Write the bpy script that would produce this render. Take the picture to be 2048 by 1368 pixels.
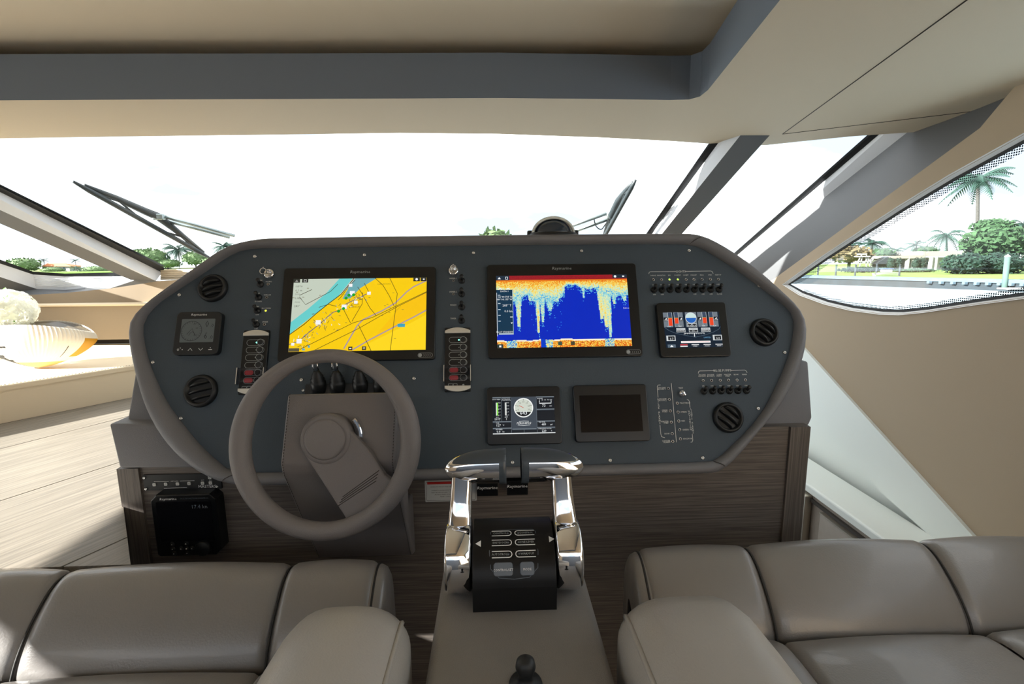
import bpy, bmesh, math, random
from mathutils import Vector, Matrix
random.seed(7)
SC = bpy.context.scene
COL = SC.collection
for o in list(bpy.data.objects):
    bpy.data.objects.remove(o)
PI = math.pi

# ------------------------------------------------------------------ camera
CZ = 1.35                      # eye height above the cabin sole
FPX = 1000.0                   # focal length in pixels of the 2048 wide frame
YAW, PITCH, ROLL = math.radians(2.0), math.radians(9.3), 0.0105
FW = Vector((math.sin(YAW) * math.cos(PITCH), math.cos(YAW) * math.cos(PITCH), -math.sin(PITCH)))
R0 = Vector((math.cos(YAW), -math.sin(YAW), 0))
U0 = R0.cross(FW)
RT = R0 * math.cos(ROLL) - U0 * math.sin(ROLL)
UP = R0 * math.sin(ROLL) + U0 * math.cos(ROLL)
EYE = Vector((0, 0, CZ))
cd = bpy.data.cameras.new('camera')
cd.sensor_width = 36.0
cd.lens = 36.0 * FPX / 2048.0
cd.clip_start = 0.02
cd.clip_end = 2000
cam = bpy.data.objects.new('camera', cd)
COL.objects.link(cam)
cm = Matrix((RT, UP, -FW)).transposed().to_4x4()
cm.translation = EYE
cam.matrix_world = cm
SC.camera = cam

# ------------------------------------------------------------------ view, sky and sun
SC.view_settings.view_transform = 'Standard'
SC.view_settings.look = 'None'
SC.view_settings.gamma = 1.0
SC.view_settings.exposure = 0.0
SC.view_settings.use_curve_mapping = False
w = bpy.data.worlds.new('sky')
SC.world = w
w.use_nodes = True
nt = w.node_tree
nt.nodes.clear()
n_out = nt.nodes.new('ShaderNodeOutputWorld')
n_bg = nt.nodes.new('ShaderNodeBackground')
n_tc = nt.nodes.new('ShaderNodeTexCoord')
n_mp = nt.nodes.new('ShaderNodeMapping')
n_mp.inputs['Scale'].default_value = (1.0, 1.0, 3.2)
n_ns = nt.nodes.new('ShaderNodeTexNoise')
n_ns.inputs['Scale'].default_value = 2.2
n_ns.inputs['Detail'].default_value = 7
n_cr = nt.nodes.new('ShaderNodeValToRGB')
n_cr.color_ramp.elements[0].position = 0.40
n_cr.color_ramp.elements[0].color = (0.275, 0.32, 0.37, 1)
n_cr.color_ramp.elements[1].position = 0.60
n_cr.color_ramp.elements[1].color = (1.0, 1.0, 1.0, 1)
n_bg.inputs['Strength'].default_value = 3.7
nt.links.new(n_tc.outputs['Generated'], n_mp.inputs['Vector'])
nt.links.new(n_mp.outputs['Vector'], n_ns.inputs['Vector'])
nt.links.new(n_ns.outputs['Fac'], n_cr.inputs['Fac'])
nt.links.new(n_cr.outputs['Color'], n_bg.inputs['Color'])
nt.links.new(n_bg.outputs['Background'], n_out.inputs['Surface'])
sd = bpy.data.lights.new('sun', 'SUN')
sd.energy = 25.0
sd.angle = math.radians(0.6)
sd.color = (1.0, 0.965, 0.91)
sun = bpy.data.objects.new('sun', sd)
COL.objects.link(sun)
sun.rotation_euler = Vector((0.85, 0.26, -0.38)).to_track_quat('-Z', 'Y').to_euler()
sun.location = (-12, 2, 8)


# ------------------------------------------------------------------ pixel -> world
def ray(x, y):
    return FW + RT * ((x - 1024) / FPX) + UP * ((684 - y) / FPX)
def PD(x, y, s):               # at depth s along the optical axis
    return EYE + ray(x, y) * s
def PX(x, y, X):
    d = ray(x, y); return EYE + d * (X / d.x)
def PY(x, y, Y):
    d = ray(x, y); return EYE + d * (Y / d.y)
def PZ(x, y, z):               # z relative to the eye
    d = ray(x, y); return EYE + d * (z / d.z)
def PP(x, y, p, n):
    d = ray(x, y); return EYE + d * ((p - EYE).dot(n) / d.dot(n))


# ------------------------------------------------------------------ materials
def lin(c):
    f = lambda v: v / 12.92 if v <= 0.04045 else ((v + 0.055) / 1.055) ** 2.4
    return tuple(f(v / 255.0) for v in c[:3]) + (1.0,)
MATS = {}
def mat(name, rgb, rough=0.5, metal=0.0, bump=0.0, bscale=200.0, vary=0.0, vscale=6.0, stretch=None,
        emit=None, spec=0.5, coat=0.0, dark=None, trans=0.0, sheen=0.0, attr=None):
    m = bpy.data.materials.new(name)
    m.use_nodes = True
    t = m.node_tree
    b = t.nodes['Principled BSDF']
    b.inputs['Base Color'].default_value = lin(rgb)
    b.inputs['Roughness'].default_value = rough
    b.inputs['Metallic'].default_value = metal
    b.inputs['Specular IOR Level'].default_value = spec
    b.inputs['Coat Weight'].default_value = coat
    b.inputs['Transmission Weight'].default_value = trans
    if sheen:
        b.inputs['Sheen Weight'].default_value = sheen
    if emit:
        b.inputs['Emission Color'].default_value = lin(rgb)
        b.inputs['Emission Strength'].default_value = emit
    L = t.links.new
    if bump or vary or stretch:
        tc = t.nodes.new('ShaderNodeTexCoord')
        mp = t.nodes.new('ShaderNodeMapping')
        L(tc.outputs['Object'], mp.inputs['Vector'])
        if stretch:
            mp.inputs['Scale'].default_value = stretch
    if vary or stretch:
        ns = t.nodes.new('ShaderNodeTexNoise')
        ns.inputs['Scale'].default_value = vscale
        ns.inputs['Detail'].default_value = 6
        ns.inputs['Roughness'].default_value = 0.65
        L(mp.outputs['Vector'], ns.inputs['Vector'])
        cr = t.nodes.new('ShaderNodeValToRGB')
        dk = lin(dark) if dark else tuple(v * (1 - vary) for v in lin(rgb)[:3]) + (1,)
        cr.color_ramp.elements[0].position = 0.40
        cr.color_ramp.elements[0].color = dk
        cr.color_ramp.elements[1].position = 0.66
        cr.color_ramp.elements[1].color = lin(rgb)
        L(ns.outputs['Fac'], cr.inputs['Fac'])
        L(cr.outputs['Color'], b.inputs['Base Color'])
    if bump:
        nb = t.nodes.new('ShaderNodeTexNoise')
        nb.inputs['Scale'].default_value = bscale
        nb.inputs['Detail'].default_value = 3
        L(mp.outputs['Vector'], nb.inputs['Vector'])
        bp = t.nodes.new('ShaderNodeBump')
        bp.inputs['Strength'].default_value = bump
        bp.inputs['Distance'].default_value = 0.002
        L(nb.outputs['Fac'], bp.inputs['Height'])
        L(bp.outputs['Normal'], b.inputs['Normal'])
    if attr:
        at = t.nodes.new('ShaderNodeAttribute')
        at.attribute_name = 'tint'
        if attr == 'screen':
            b.inputs['Base Color'].default_value = (0.004, 0.004, 0.005, 1)
            L(at.outputs['Color'], b.inputs['Emission Color'])
            b.inputs['Emission Strength'].default_value = 1.0
        else:
            L(at.outputs['Color'], b.inputs['Base Color'])
    MATS[name] = m
    return m
def glass_mat(name, tint=(1, 1, 1), refl=0.06, dots=False):
    m = bpy.data.materials.new(name)
    m.use_nodes = True
    t = m.node_tree
    t.nodes.clear()
    o = t.nodes.new('ShaderNodeOutputMaterial')
    tr = t.nodes.new('ShaderNodeBsdfTransparent')
    tr.inputs['Color'].default_value = (*tint, 1)
    gl = t.nodes.new('ShaderNodeBsdfGlossy')
    gl.inputs['Roughness'].default_value = 0.02
    mx = t.nodes.new('ShaderNodeMixShader')
    lw = t.nodes.new('ShaderNodeLayerWeight')
    lw.inputs['Blend'].default_value = 0.25
    mt = t.nodes.new('ShaderNodeMath')
    mt.operation = 'MULTIPLY'
    mt.inputs[1].default_value = refl * 4
    t.links.new(lw.outputs['Fresnel'], mt.inputs[0])
    t.links.new(mt.outputs[0], mx.inputs['Fac'])
    t.links.new(tr.outputs[0], mx.inputs[1])
    t.links.new(gl.outputs[0], mx.inputs[2])
    t.links.new(mx.outputs[0], o.inputs['Surface'])
    MATS[name] = m
    return m

mat('headliner', (198, 183, 158), 0.75, bump=0.15, bscale=500)
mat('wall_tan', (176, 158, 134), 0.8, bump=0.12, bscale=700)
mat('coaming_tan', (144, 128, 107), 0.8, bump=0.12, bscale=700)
mat('beige', (222, 204, 174), 0.7, bump=0.1, bscale=500)
mat('recess_shade', (110, 119, 132), 0.8)  # shade on the aft-facing recess walls, put into the colour
mat('cove_shade', (60, 64, 70), 0.8)  # darkness inside the cove is put into the colour
mat('seam_dark', (58, 52, 46), 0.8)
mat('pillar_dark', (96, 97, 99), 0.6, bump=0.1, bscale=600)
mat('pillar_lit', (205, 208, 214), 0.45)  # window light on the pillar sides is put into this colour
mat('gasket', (12, 15, 19), 0.6)
mat('white_gel', (232, 236, 230), 0.4)
mat('white_sill', (238, 238, 236), 0.4)
mat('cabinet_brown', (150, 138, 126), 0.55, vary=0.1, vscale=20)
mat('trim_metal', (186, 178, 164), 0.3, metal=0.7)
mat('floor_wood', (84, 84, 88), 0.5, stretch=(2, 40, 2), vary=0.4, vscale=3)
mat('dash_black', (64, 76, 87), 0.55, bump=0.35, bscale=900, spec=0.4)
mat('pad_leather', (115, 115, 119), 0.55, bump=0.3, bscale=700)
mat('stitch', (176, 160, 140), 0.7)
mat('wood_dark', (124, 115, 108), 0.5, stretch=(1.2, 30, 60), vary=0.55, vscale=4.0, bump=0.1, bscale=30)
mat('wood_dark_v', (116, 108, 102), 0.5, stretch=(60, 30, 1.2), vary=0.5, vscale=4.0)
mat('plank_wood', (146, 137, 124), 0.5, stretch=(1.0, 32, 30), vary=0.42, vscale=3.2, bump=0.08, bscale=20)
mat('bezel', (13, 15, 18), 0.28, spec=0.5)
mat('bezel_soft', (22, 25, 28), 0.5)
mat('screen', (10, 10, 10), 0.25, attr='screen', spec=0.3)
mat('blank_glass', (16, 16, 20), 0.08, spec=0.25)
mat('lcd_grey', (96, 106, 110), 0.4)
mat('lcd_ink', (38, 46, 50), 0.6)
mat('print_white', (228, 230, 230), 0.6)
mat('print_grey', (170, 176, 178), 0.6)
mat('print_red', (196, 40, 36), 0.6)
mat('print_black', (30, 28, 28), 0.6)
mat('label_paper', (206, 208, 206), 0.5)
mat('rubber', (22, 24, 26), 0.5)
mat('vent_black', (24, 26, 28), 0.45)
mat('chrome', (236, 236, 238), 0.05, metal=1.0)
mat('steel', (214, 214, 212), 0.25, metal=1.0)
mat('silver', (224, 222, 214), 0.3, metal=0.6)
mat('body_black', (9, 9, 10), 0.42, spec=0.35)
mat('added_wall', (84, 90, 98), 0.7)
mat('recess_lit', (236, 222, 198), 0.8)  # headliner made lighter: light bounced from aft is in the colour
mat('grip_black', (60, 69, 78), 0.38)
mat('button_grey', (98, 106, 116), 0.5)
mat('lamp_green', (190, 240, 70), 0.4, emit=1.2)
mat('lamp_yellow', (225, 240, 60), 0.4, emit=1.2)
mat('lamp_cyan', (150, 250, 235), 0.4, emit=1.2)
mat('lamp_red', (190, 60, 70), 0.4)
mat('wheel_leather', (119, 114, 113), 0.5, bump=0.3, bscale=800)
mat('seat_leather', (126, 122, 119), 0.34, bump=0.16, bscale=320, vary=0.05, vscale=5, spec=0.75, coat=0.15)
mat('seat_seam', (40, 38, 36), 0.7)
mat('arm_leather_lit', (168, 165, 160), 0.36, bump=0.2, bscale=400)  # paler than the seats: overhead light is put into the colour
mat('pedestal_leather', (126, 122, 118), 0.45, bump=0.3, bscale=600)
mat('vase', (250, 246, 238), 0.35, attr='color')
m_ = mat('petal', (252, 252, 246), 0.7)
_t = m_.node_tree
_tl = _t.nodes.new('ShaderNodeBsdfTranslucent'); _tl.inputs['Color'].default_value = lin((252, 252, 244))
_mx = _t.nodes.new('ShaderNodeMixShader'); _mx.inputs['Fac'].default_value = 0.5
_t.links.new(_t.nodes['Principled BSDF'].outputs[0], _mx.inputs[1]); _t.links.new(_tl.outputs[0], _mx.inputs[2])
_t.links.new(_mx.outputs[0], _t.nodes['Material Output'].inputs['Surface'])
mat('leaf_bright', (96, 170, 50), 0.6)
mat('wiper_black', (40, 48, 52), 0.5)
mat('wiper_steel', (150, 160, 160), 0.3, metal=0.8)
mat('ribbed', (206, 190, 166), 0.6)
mat('compass_dark', (40, 52, 66), 0.12, coat=0.5)
mat('water', (176, 194, 204), 0.22, bump=1.0, bscale=0.6)  # pale base colour stands in for reflected sky
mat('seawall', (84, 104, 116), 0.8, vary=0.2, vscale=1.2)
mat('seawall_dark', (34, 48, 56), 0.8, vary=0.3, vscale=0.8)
mat('lawn', (112, 142, 58), 0.9, vary=0.2, vscale=0.6)
mat('house_white', (168, 168, 164), 0.7)
mat('house_roof', (150, 146, 140), 0.8)
mat('roof_orange', (190, 120, 80), 0.8)
mat('house_glass', (60, 76, 84), 0.2)
mat('foliage_dark', (24, 56, 44), 0.8, vary=0.45, vscale=1.5)
mat('foliage_mid', (50, 84, 48), 0.8, vary=0.4, vscale=1.5)
mat('foliage_dry', (116, 104, 72), 0.8, vary=0.35, vscale=1.5)
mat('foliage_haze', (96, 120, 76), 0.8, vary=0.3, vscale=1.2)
mat('palm_leaf', (38, 74, 62), 0.7, vary=0.3, vscale=1.5)
mat('trunk', (72, 70, 66), 0.85, vary=0.3, vscale=3)
mat('post_wood', (46, 56, 62), 0.8)
mat('piling', (74, 98, 92), 0.8)
mat('boat_white', (226, 228, 230), 0.3)
mat('boat_blue', (60, 84, 140), 0.5)
glass_mat('windshield', (0.93, 0.96, 0.96), 0.05)
glass_mat('clear_cover', (0.86, 0.86, 0.88), 0.1)
def dotted_mat():
    m = bpy.data.materials.new('frit_dots')
    m.use_nodes = True
    t = m.node_tree
    t.nodes.clear()
    o = t.nodes.new('ShaderNodeOutputMaterial')
    tr = t.nodes.new('ShaderNodeBsdfTransparent')
    df = t.nodes.new('ShaderNodeBsdfDiffuse')
    df.inputs['Color'].default_value = (0.02, 0.025, 0.03, 1)
    tc = t.nodes.new('ShaderNodeTexCoord')
    vo = t.nodes.new('ShaderNodeTexVoronoi')
    vo.inputs['Scale'].default_value = 150
    vo.inputs['Randomness'].default_value = 0.0
    mt = t.nodes.new('ShaderNodeMath')
    mt.operation = 'LESS_THAN'
    mt.inputs[1].default_value = 0.36
    mx = t.nodes.new('ShaderNodeMixShader')
    sp = t.nodes.new('ShaderNodeSeparateXYZ'); cb = t.nodes.new('ShaderNodeCombineXYZ')
    t.links.new(tc.outputs['Object'], sp.inputs[0]); t.links.new(sp.outputs['Y'], cb.inputs['X']); t.links.new(sp.outputs['Z'], cb.inputs['Y'])
    vo.voronoi_dimensions = '2D'
    t.links.new(cb.outputs[0], vo.inputs['Vector'])
    t.links.new(vo.outputs['Distance'], mt.inputs[0])
    t.links.new(mt.outputs[0], mx.inputs['Fac'])
    t.links.new(tr.outputs[0], mx.inputs[1])
    t.links.new(df.outputs[0], mx.inputs[2])
    t.links.new(mx.outputs[0], o.inputs['Surface'])
    MATS['frit_dots'] = m
dotted_mat()


# ------------------------------------------------------------------ mesh building
WM = {}
def tag(o, label=None, cat=None, group=None, kind=None):
    if label: o['label'] = label
    if cat: o['category'] = cat
    if group: o['group'] = group
    if kind: o['kind'] = kind
    return o
def thing(name, label, cat, M=None, group=None, kind=None):
    o = bpy.data.objects.new(name, None)
    o.empty_display_size = 0.05
    COL.objects.link(o)
    if M is None:
        M = Matrix.Identity(4)
    elif isinstance(M, Vector):
        M = Matrix.Translation(M)
    o.matrix_world = M
    WM[o.name] = M.copy()
    return tag(o, label, cat, group, kind)
def circ(r, n=24, cx=0, cy=0, a0=0.0, a1=None):
    if a1 is None:
        return [(cx + r * math.cos(2 * PI * i / n), cy + r * math.sin(2 * PI * i / n)) for i in range(n)]
    return [(cx + r * math.cos(a0 + (a1 - a0) * i / n), cy + r * math.sin(a0 + (a1 - a0) * i / n)) for i in range(n + 1)]
def rrect(wd, h, r, n=5, cx=0, cy=0):
    p = []
    for (sx, sy, a) in ((1, 1, 0), (-1, 1, 90), (-1, -1, 180), (1, -1, 270)):
        for i in range(n + 1):
            t = math.radians(a + 90 * i / n)
            p.append((cx + sx * (wd / 2 - r) + r * math.cos(t), cy + sy * (h / 2 - r) + r * math.sin(t)))
    return p
def inset(poly, d):
    n = len(poly)
    ar = sum(poly[i][0] * poly[(i + 1) % n][1] - poly[(i + 1) % n][0] * poly[i][1] for i in range(n))
    sg = 1 if ar > 0 else -1
    out = []
    for i in range(n):
        a, b, c = Vector(poly[i - 1]), Vector(poly[i]), Vector(poly[(i + 1) % n])
        e1, e2 = (b - a), (c - b)
        if e1.length < 1e-9 or e2.length < 1e-9:
            out.append(tuple(b)); continue
        e1.normalize(); e2.normalize()
        n1 = Vector((-e1.y, e1.x)) * sg
        n2 = Vector((-e2.y, e2.x)) * sg
        m = n1 + n2
        k = max(0.35, 1 + n1.dot(n2))
        out.append(tuple(b + m * (d / k)))
    return out
class MB:
    def __init__(s, M=None):
        s.v, s.f, s.sm, s.c = [], [], [], []
        s.M = M or Matrix.Identity(4)
    def add(s, vs, fs, smooth=False, M=None, col=None):
        k = len(s.v)
        T = s.M @ M if M is not None else s.M
        s.v += [T @ Vector(p) for p in vs]
        for f in fs:
            s.f.append([k + i for i in f])
            s.sm.append(smooth)
            s.c.append(col)
        return s
    def quad(s, a, b, c, d, col=None):
        return s.add([a, b, c, d], [(0, 1, 2, 3)], col=col)
    def poly(s, pts, z=0.0, col=None):
        return s.add([(p[0], p[1], z) for p in pts], [list(range(len(pts)))], col=col)
    def prism(s, poly, z0, z1, bev=0.0, smooth=False, M=None, col=None):
        n = len(poly)
        ar = sum(poly[i][0] * poly[(i + 1) % n][1] - poly[(i + 1) % n][0] * poly[i][1] for i in range(n))
        if ar < 0:
            poly = list(reversed(poly))
        rings = [[(p[0], p[1], z0) for p in poly]]
        if bev:
            for k in range(4):
                a = PI / 2 * k / 3
                ins = inset(poly, bev * (1 - math.cos(a))) if k else poly
                rings.append([(p[0], p[1], z1 - bev + bev * math.sin(a)) for p in ins])
        else:
            rings.append([(p[0], p[1], z1) for p in poly])
        vs = [p for r in rings for p in r]
        fs = []
        for j in range(len(rings) - 1):
            for i in range(n):
                i2 = (i + 1) % n
                fs.append((j * n + i, j * n + i2, (j + 1) * n + i2, (j + 1) * n + i))
        s.add(vs, fs, smooth, M, col)
        s.add(rings[0], [list(range(n - 1, -1, -1))], False, M, col)
        s.add(rings[-1], [list(range(n))], False, M, col)
        return s
    def box(s, c, d, bev=0.0, seg=2, M=None, smooth=False, rot=None):
        bm = bmesh.new()
        bmesh.ops.create_cube(bm, size=1.0)
        bmesh.ops.scale(bm, vec=d, verts=bm.verts)
        if bev:
            bmesh.ops.bevel(bm, geom=bm.edges[:], offset=bev, segments=seg, profile=0.5, affect='EDGES', clamp_overlap=True)
        T = Matrix.Translation(Vector(c))
        if rot is not None:
            T = T @ rot.to_4x4()
        if M is not None:
            T = M @ T
        bm.verts.index_update()
        s.add([v.co.copy() for v in bm.verts], [[v.index for v in f.verts] for f in bm.faces], smooth or bev > 0, T)
        bm.free()
        return s
    def tube(s, pts, r, n=8, closed=False, caps=True, smooth=True, M=None, sx=1.0):
        pts = [Vector(p) for p in pts]
        m = len(pts)
        rr = r if isinstance(r, (list, tuple)) else [r] * m
        vs, fs = [], []
        nrm = None
        for i in range(m):
            a = pts[i - 1] if (i or closed) else pts[i]
            b = pts[(i + 1) % m] if (i < m - 1 or closed) else pts[i]
            t = (b - a).normalized()
            if nrm is None:
                h = Vector((0, 0, 1)) if abs(t.z) < 0.9 else Vector((1, 0, 0))
                nrm = t.cross(h).normalized()
            else:
                nrm = (nrm - t * nrm.dot(t))
                nrm = nrm.normalized() if nrm.length > 1e-6 else t.orthogonal().normalized()
            bn = t.cross(nrm)
            for k in range(n):
                a_ = 2 * PI * k / n
                vs.append(pts[i] + (nrm * math.cos(a_) * sx + bn * math.sin(a_)) * rr[i])
        for i in range(m if closed else m - 1):
            j = (i + 1) % m
            for k in range(n):
                k2 = (k + 1) % n
                fs.append((i * n + k, i * n + k2, j * n + k2, j * n + k))
        if caps and not closed:
            fs.append(list(range(n - 1, -1, -1)))
            fs.append([(m - 1) * n + k for k in range(n)])
        return s.add(vs, fs, smooth, M)
    def lathe(s, prof, n=32, M=None, smooth=True, col=None):   # (r, z) around local z
        m = len(prof)
        vs = [(r * math.cos(2 * PI * k / n), r * math.sin(2 * PI * k / n), z) for (r, z) in prof for k in range(n)]
        fs = []
        for i in range(m - 1):
            for k in range(n):
                k2 = (k + 1) % n
                fs.append((i * n + k, i * n + k2, (i + 1) * n + k2, (i + 1) * n + k))
        s.add(vs, fs, smooth, M, col)
        if prof[0][0] > 1e-6: s.add(vs[:n], [list(range(n - 1, -1, -1))], False, M, col)
        if prof[-1][0] > 1e-6: s.add(vs[-n:], [list(range(n))], False, M, col)
        return s
    def grid(s, rows, closed=False, smooth=True, M=None, cols=None):
        m, n = len(rows), len(rows[0])
        vs = [p for r in rows for p in r]
        k0 = len(s.f)
        fs = []
        for i in range(m - 1):
            for k in range(n if closed else n - 1):
                k2 = (k + 1) % n
                fs.append((i * n + k, i * n + k2, (i + 1) * n + k2, (i + 1) * n + k))
        s.add(vs, fs, smooth, M)
        if cols:
            for i in range(len(fs)):
                s.c[k0 + i] = cols[i]
        return s
    def ribbon(s, pts, wd, z=0.0, col=None, closed=False):     # flat stroke in local xy
        P = [Vector((p[0], p[1])) for p in pts]
        m = len(P)
        L, Rr = [], []
        for i in range(m):
            a = P[i - 1] if (i or closed) else P[i]
            b = P[(i + 1) % m] if (i < m - 1 or closed) else P[i]
            t = b - a
            t = t.normalized() if t.length > 1e-9 else Vector((1, 0))
            nn = Vector((-t.y, t.x)) * wd / 2
            L.append(P[i] + nn); Rr.append(P[i] - nn)
        for i in range(m if closed else m - 1):
            j = (i + 1) % m
            s.add([(L[i].x, L[i].y, z), (Rr[i].x, Rr[i].y, z), (Rr[j].x, Rr[j].y, z), (L[j].x, L[j].y, z)], [(0, 1, 2, 3)], col=col)
        return s
    def text(s, body, x, y, size, z=0.0, align='CENTER', col=None, rot=0.0, wide=1.0, slant=0.0):
        vs, fs = text_mesh(body, align)
        ca, sa = math.cos(rot), math.sin(rot)
        out = []
        for p in vs:
            a, b = (p[0] + slant * p[1]) * size * wide, p[1] * size
            out.append((x + a * ca - b * sa, y + a * sa + b * ca, z))
        return s.add(out, fs, col=col)
    def build(s, name, material, parent=None, kind=None, label=None, recalc=True):
        if parent is not None:
            W = WM[parent.name].inverted()
            vs = [W @ p for p in s.v]
        else:
            vs = s.v
        me = bpy.data.meshes.new(name)
        me.from_pydata([tuple(p) for p in vs], [], s.f)
        if recalc and not any(s.c):
            bm = bmesh.new(); bm.from_mesh(me)
            bmesh.ops.remove_doubles(bm, verts=bm.verts, dist=1e-6)
            if len(bm.faces) == len(s.f):
                bmesh.ops.recalc_face_normals(bm, faces=bm.faces)
                bm.to_mesh(me)
            bm.free()
        me.polygons.foreach_set('use_smooth', s.sm[:len(me.polygons)])
        if any(c is not None for c in s.c):
            at = me.attributes.new('tint', 'FLOAT_COLOR', 'CORNER')
            buf = []
            for f, c in zip(s.f, s.c):
                q = lin(c) if c else (1, 1, 1, 1)
                for _ in f: buf += q
            at.data.foreach_set('color', buf)
        if material:
            me.materials.append(MATS[material])
        o = bpy.data.objects.new(name, me)
        COL.objects.link(o)
        if parent is not None:
            o.parent = parent
            WM[o.name] = WM[parent.name].copy()
        else:
            WM[o.name] = Matrix.Identity(4)
        if kind: o['kind'] = kind
        if label: o['label'] = label
        return o
_TX = {}
def text_mesh(body, align):
    k = (body, align)
    if k not in _TX:
        c = bpy.data.curves.new('t', 'FONT')
        c.body = body
        c.align_x = align
        c.align_y = 'CENTER'
        c.resolution_u = 1
        o = bpy.data.objects.new('t', c)
        me = o.to_mesh()
        _TX[k] = ([v.co.copy() for v in me.vertices], [list(p.vertices) for p in me.polygons])
        o.to_mesh_clear()
        bpy.data.objects.remove(o)
        bpy.data.curves.remove(c)
    return _TX[k]
def fill(outer, holes=()):
    """triangulate a planar loop with holes: (verts, faces)"""
    from mathutils.geometry import tessellate_polygon
    loops = [[Vector(p) for p in outer]] + [[Vector(p) for p in h] for h in holes]
    flat = [p for l in loops for p in l]
    return flat, [tuple(t) for t in tessellate_polygon(loops)]
def struct(name, mb, m, parent=None):
    o = mb.build(name, m, parent, recalc=False)
    if parent is None: o['kind'] = 'structure'
    return o
def copy_tree(o, parent=None):
    c = o.copy()
    COL.objects.link(c)
    c.parent = parent
    for ch in o.children:
        copy_tree(ch, c)
    return c
def spline(pts, n=6, closed=False):
    P = [Vector(p) for p in pts]
    m = len(P)
    out = []
    for i in range(m if closed else m - 1):
        p0 = P[i - 1] if (i or closed) else P[i]
        p1, p2 = P[i], P[(i + 1) % m]
        p3 = P[(i + 2) % m] if (closed or i + 2 < m) else p2
        for k in range(n):
            t = k / n
            out.append(0.5 * ((2 * p1) + (p2 - p0) * t + (2 * p0 - 5 * p1 + 4 * p2 - p3) * t * t + (3 * p1 - p0 - 3 * p2 + p3) * t ** 3))
    if not closed: out.append(P[-1])
    return out
def resample(pts, n, closed=True):
    P = [Vector(p) for p in pts]
    if closed: P = P + [P[0]]
    L = [0.0]
    for a, b in zip(P, P[1:]): L.append(L[-1] + (b - a).length)
    out = []
    j = 0
    for i in range(n):
        t = L[-1] * i / (n if closed else n - 1)
        while j < len(L) - 2 and L[j + 1] < t: j += 1
        d = L[j + 1] - L[j]
        out.append(P[j].lerp(P[j + 1], (t - L[j]) / d if d > 1e-9 else 0))
    return out


# ================================================================== the cabin shell
WP = Vector((0, 2.07, 0.45 + CZ))                       # raked windshield plane
WN = Vector((0, 0.54, 0.93)).normalized()
def GW(x, y, off=0.0):                                  # pixel -> windshield plane pushed inward by off
    return PP(x, y, WP - WN * off, WN)
def along(a, b, t): return a + (b - a) * t
XR = 1.42                                               # starboard wall
XC = -0.76                                              # centreline of the boat
XL = 2 * XC - XR
ZC = 0.45                                               # ceiling above the eye

# floor
mb = MB(); mb.box((XC, 0.4, -0.03), (5.2, 6.4, 0.06))
struct('floor', mb, 'floor_wood')

# ceiling with the recess
front = [(-420, 284), (-150, 281), (0, 277), (250, 273), (500, 270), (800, 266), (1000, 268), (1200, 275), (1340, 282),
         (1430, 288), (1500, 291), (1535, 290), (1600, 283), (1700, 273), (1800, 266), (1960, 257)]
fr = [PZ(x, y, ZC) for x, y in front]
outer = fr + [Vector((XR + 0.12, 1.5, CZ + ZC)), Vector((XR + 0.12, -0.95, CZ + ZC)), Vector((XL - 0.1, -0.95, CZ + ZC)), Vector((XL - 0.1, fr[0].y, CZ + ZC))]
op_px = [(-60, 201), (300, 199), (600, 198), (1000, 196), (1200, 198), (1340, 200), (1378, 199), (1400, 193), (1416, 180), (1440, 150), (1560, 0)]
op = [PZ(x, y, ZC) for x, y in op_px]
dlast = (op[-1] - op[-2]).normalized()
op.append(op[-1] + dlast * ((op[-1].y + 0.6) / -dlast.y))
op_r = op[-1]
op = [Vector((-1.98, op[0].y - 0.08, CZ + ZC)), Vector((-1.9, op[0].y, CZ + ZC))] + op
op += [Vector((-2.05, op_r.y, CZ + ZC))]
vs, fs = fill(outer, [op])
mb = MB(); mb.add(vs, fs)
for a, b in zip(fr, fr[1:]):                            # rolled lip along the windshield
    u = Vector((0, 0.025, 0.035)); u2 = Vector((0, 0.02, 0.09))
    mb.add([a, b, b + u, a + u, b + u2, a + u2], [(0, 1, 2, 3), (3, 2, 4, 5)], True)
ceil = struct('ceiling', mb, 'headliner')
mb = MB()
n = len(op)
hi = [p + Vector((0, 0, 0.118)) for p in op]
for i in range(n):
    j = (i + 1) % n
    mb.quad(op[i], op[j], hi[j], hi[i])
mb.build('recess_face', 'recess_shade', ceil, recalc=False)
mb = MB()
z1 = CZ + ZC + 0.155
mb.box((-0.72, 0.52, z1 + 0.01), (3.1, 2.9, 0.02))
mb.build('recess_panel', 'recess_lit', ceil)
mb = MB()
for (c, d) in (((-0.72, 1.95, z1 - 0.05), (3.1, 0.02, 0.12)), ((0.8, 0.52, z1 - 0.05), (0.02, 2.9, 0.12)), ((-2.24, 0.52, z1 - 0.05), (0.02, 2.9, 0.12))):
    mb.box(c, d)
mb.build('cove_back', 'cove_shade', ceil)
def groove(pa, pb, name='seam'):
    m_ = MB(); m_.tube([pa, pb], 0.0016, 6)
    return m_.build(name, 'seam_dark', ceil)
groove(PZ(1565, 268, ZC), PZ(1936, -2, ZC)); groove(PZ(1936, -2, ZC), PZ(2100, -120, ZC))
groove(PZ(1565, 268, ZC), PZ(2024, 213, ZC))
# unseen roof added to block the sky, cut short to admit light aft
mb = MB(); mb.box((XC, 0.48, CZ + 0.69), (4.9, 2.9, 0.05))
struct('roof', mb, 'white_gel')

mb = MB(); mb.box((XC, -2.64, 1.0), (4.6, 0.06, 2.0))  # unseen bulkhead, added to darken what the chrome reflects
struct('wall_back', mb, 'added_wall')

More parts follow.
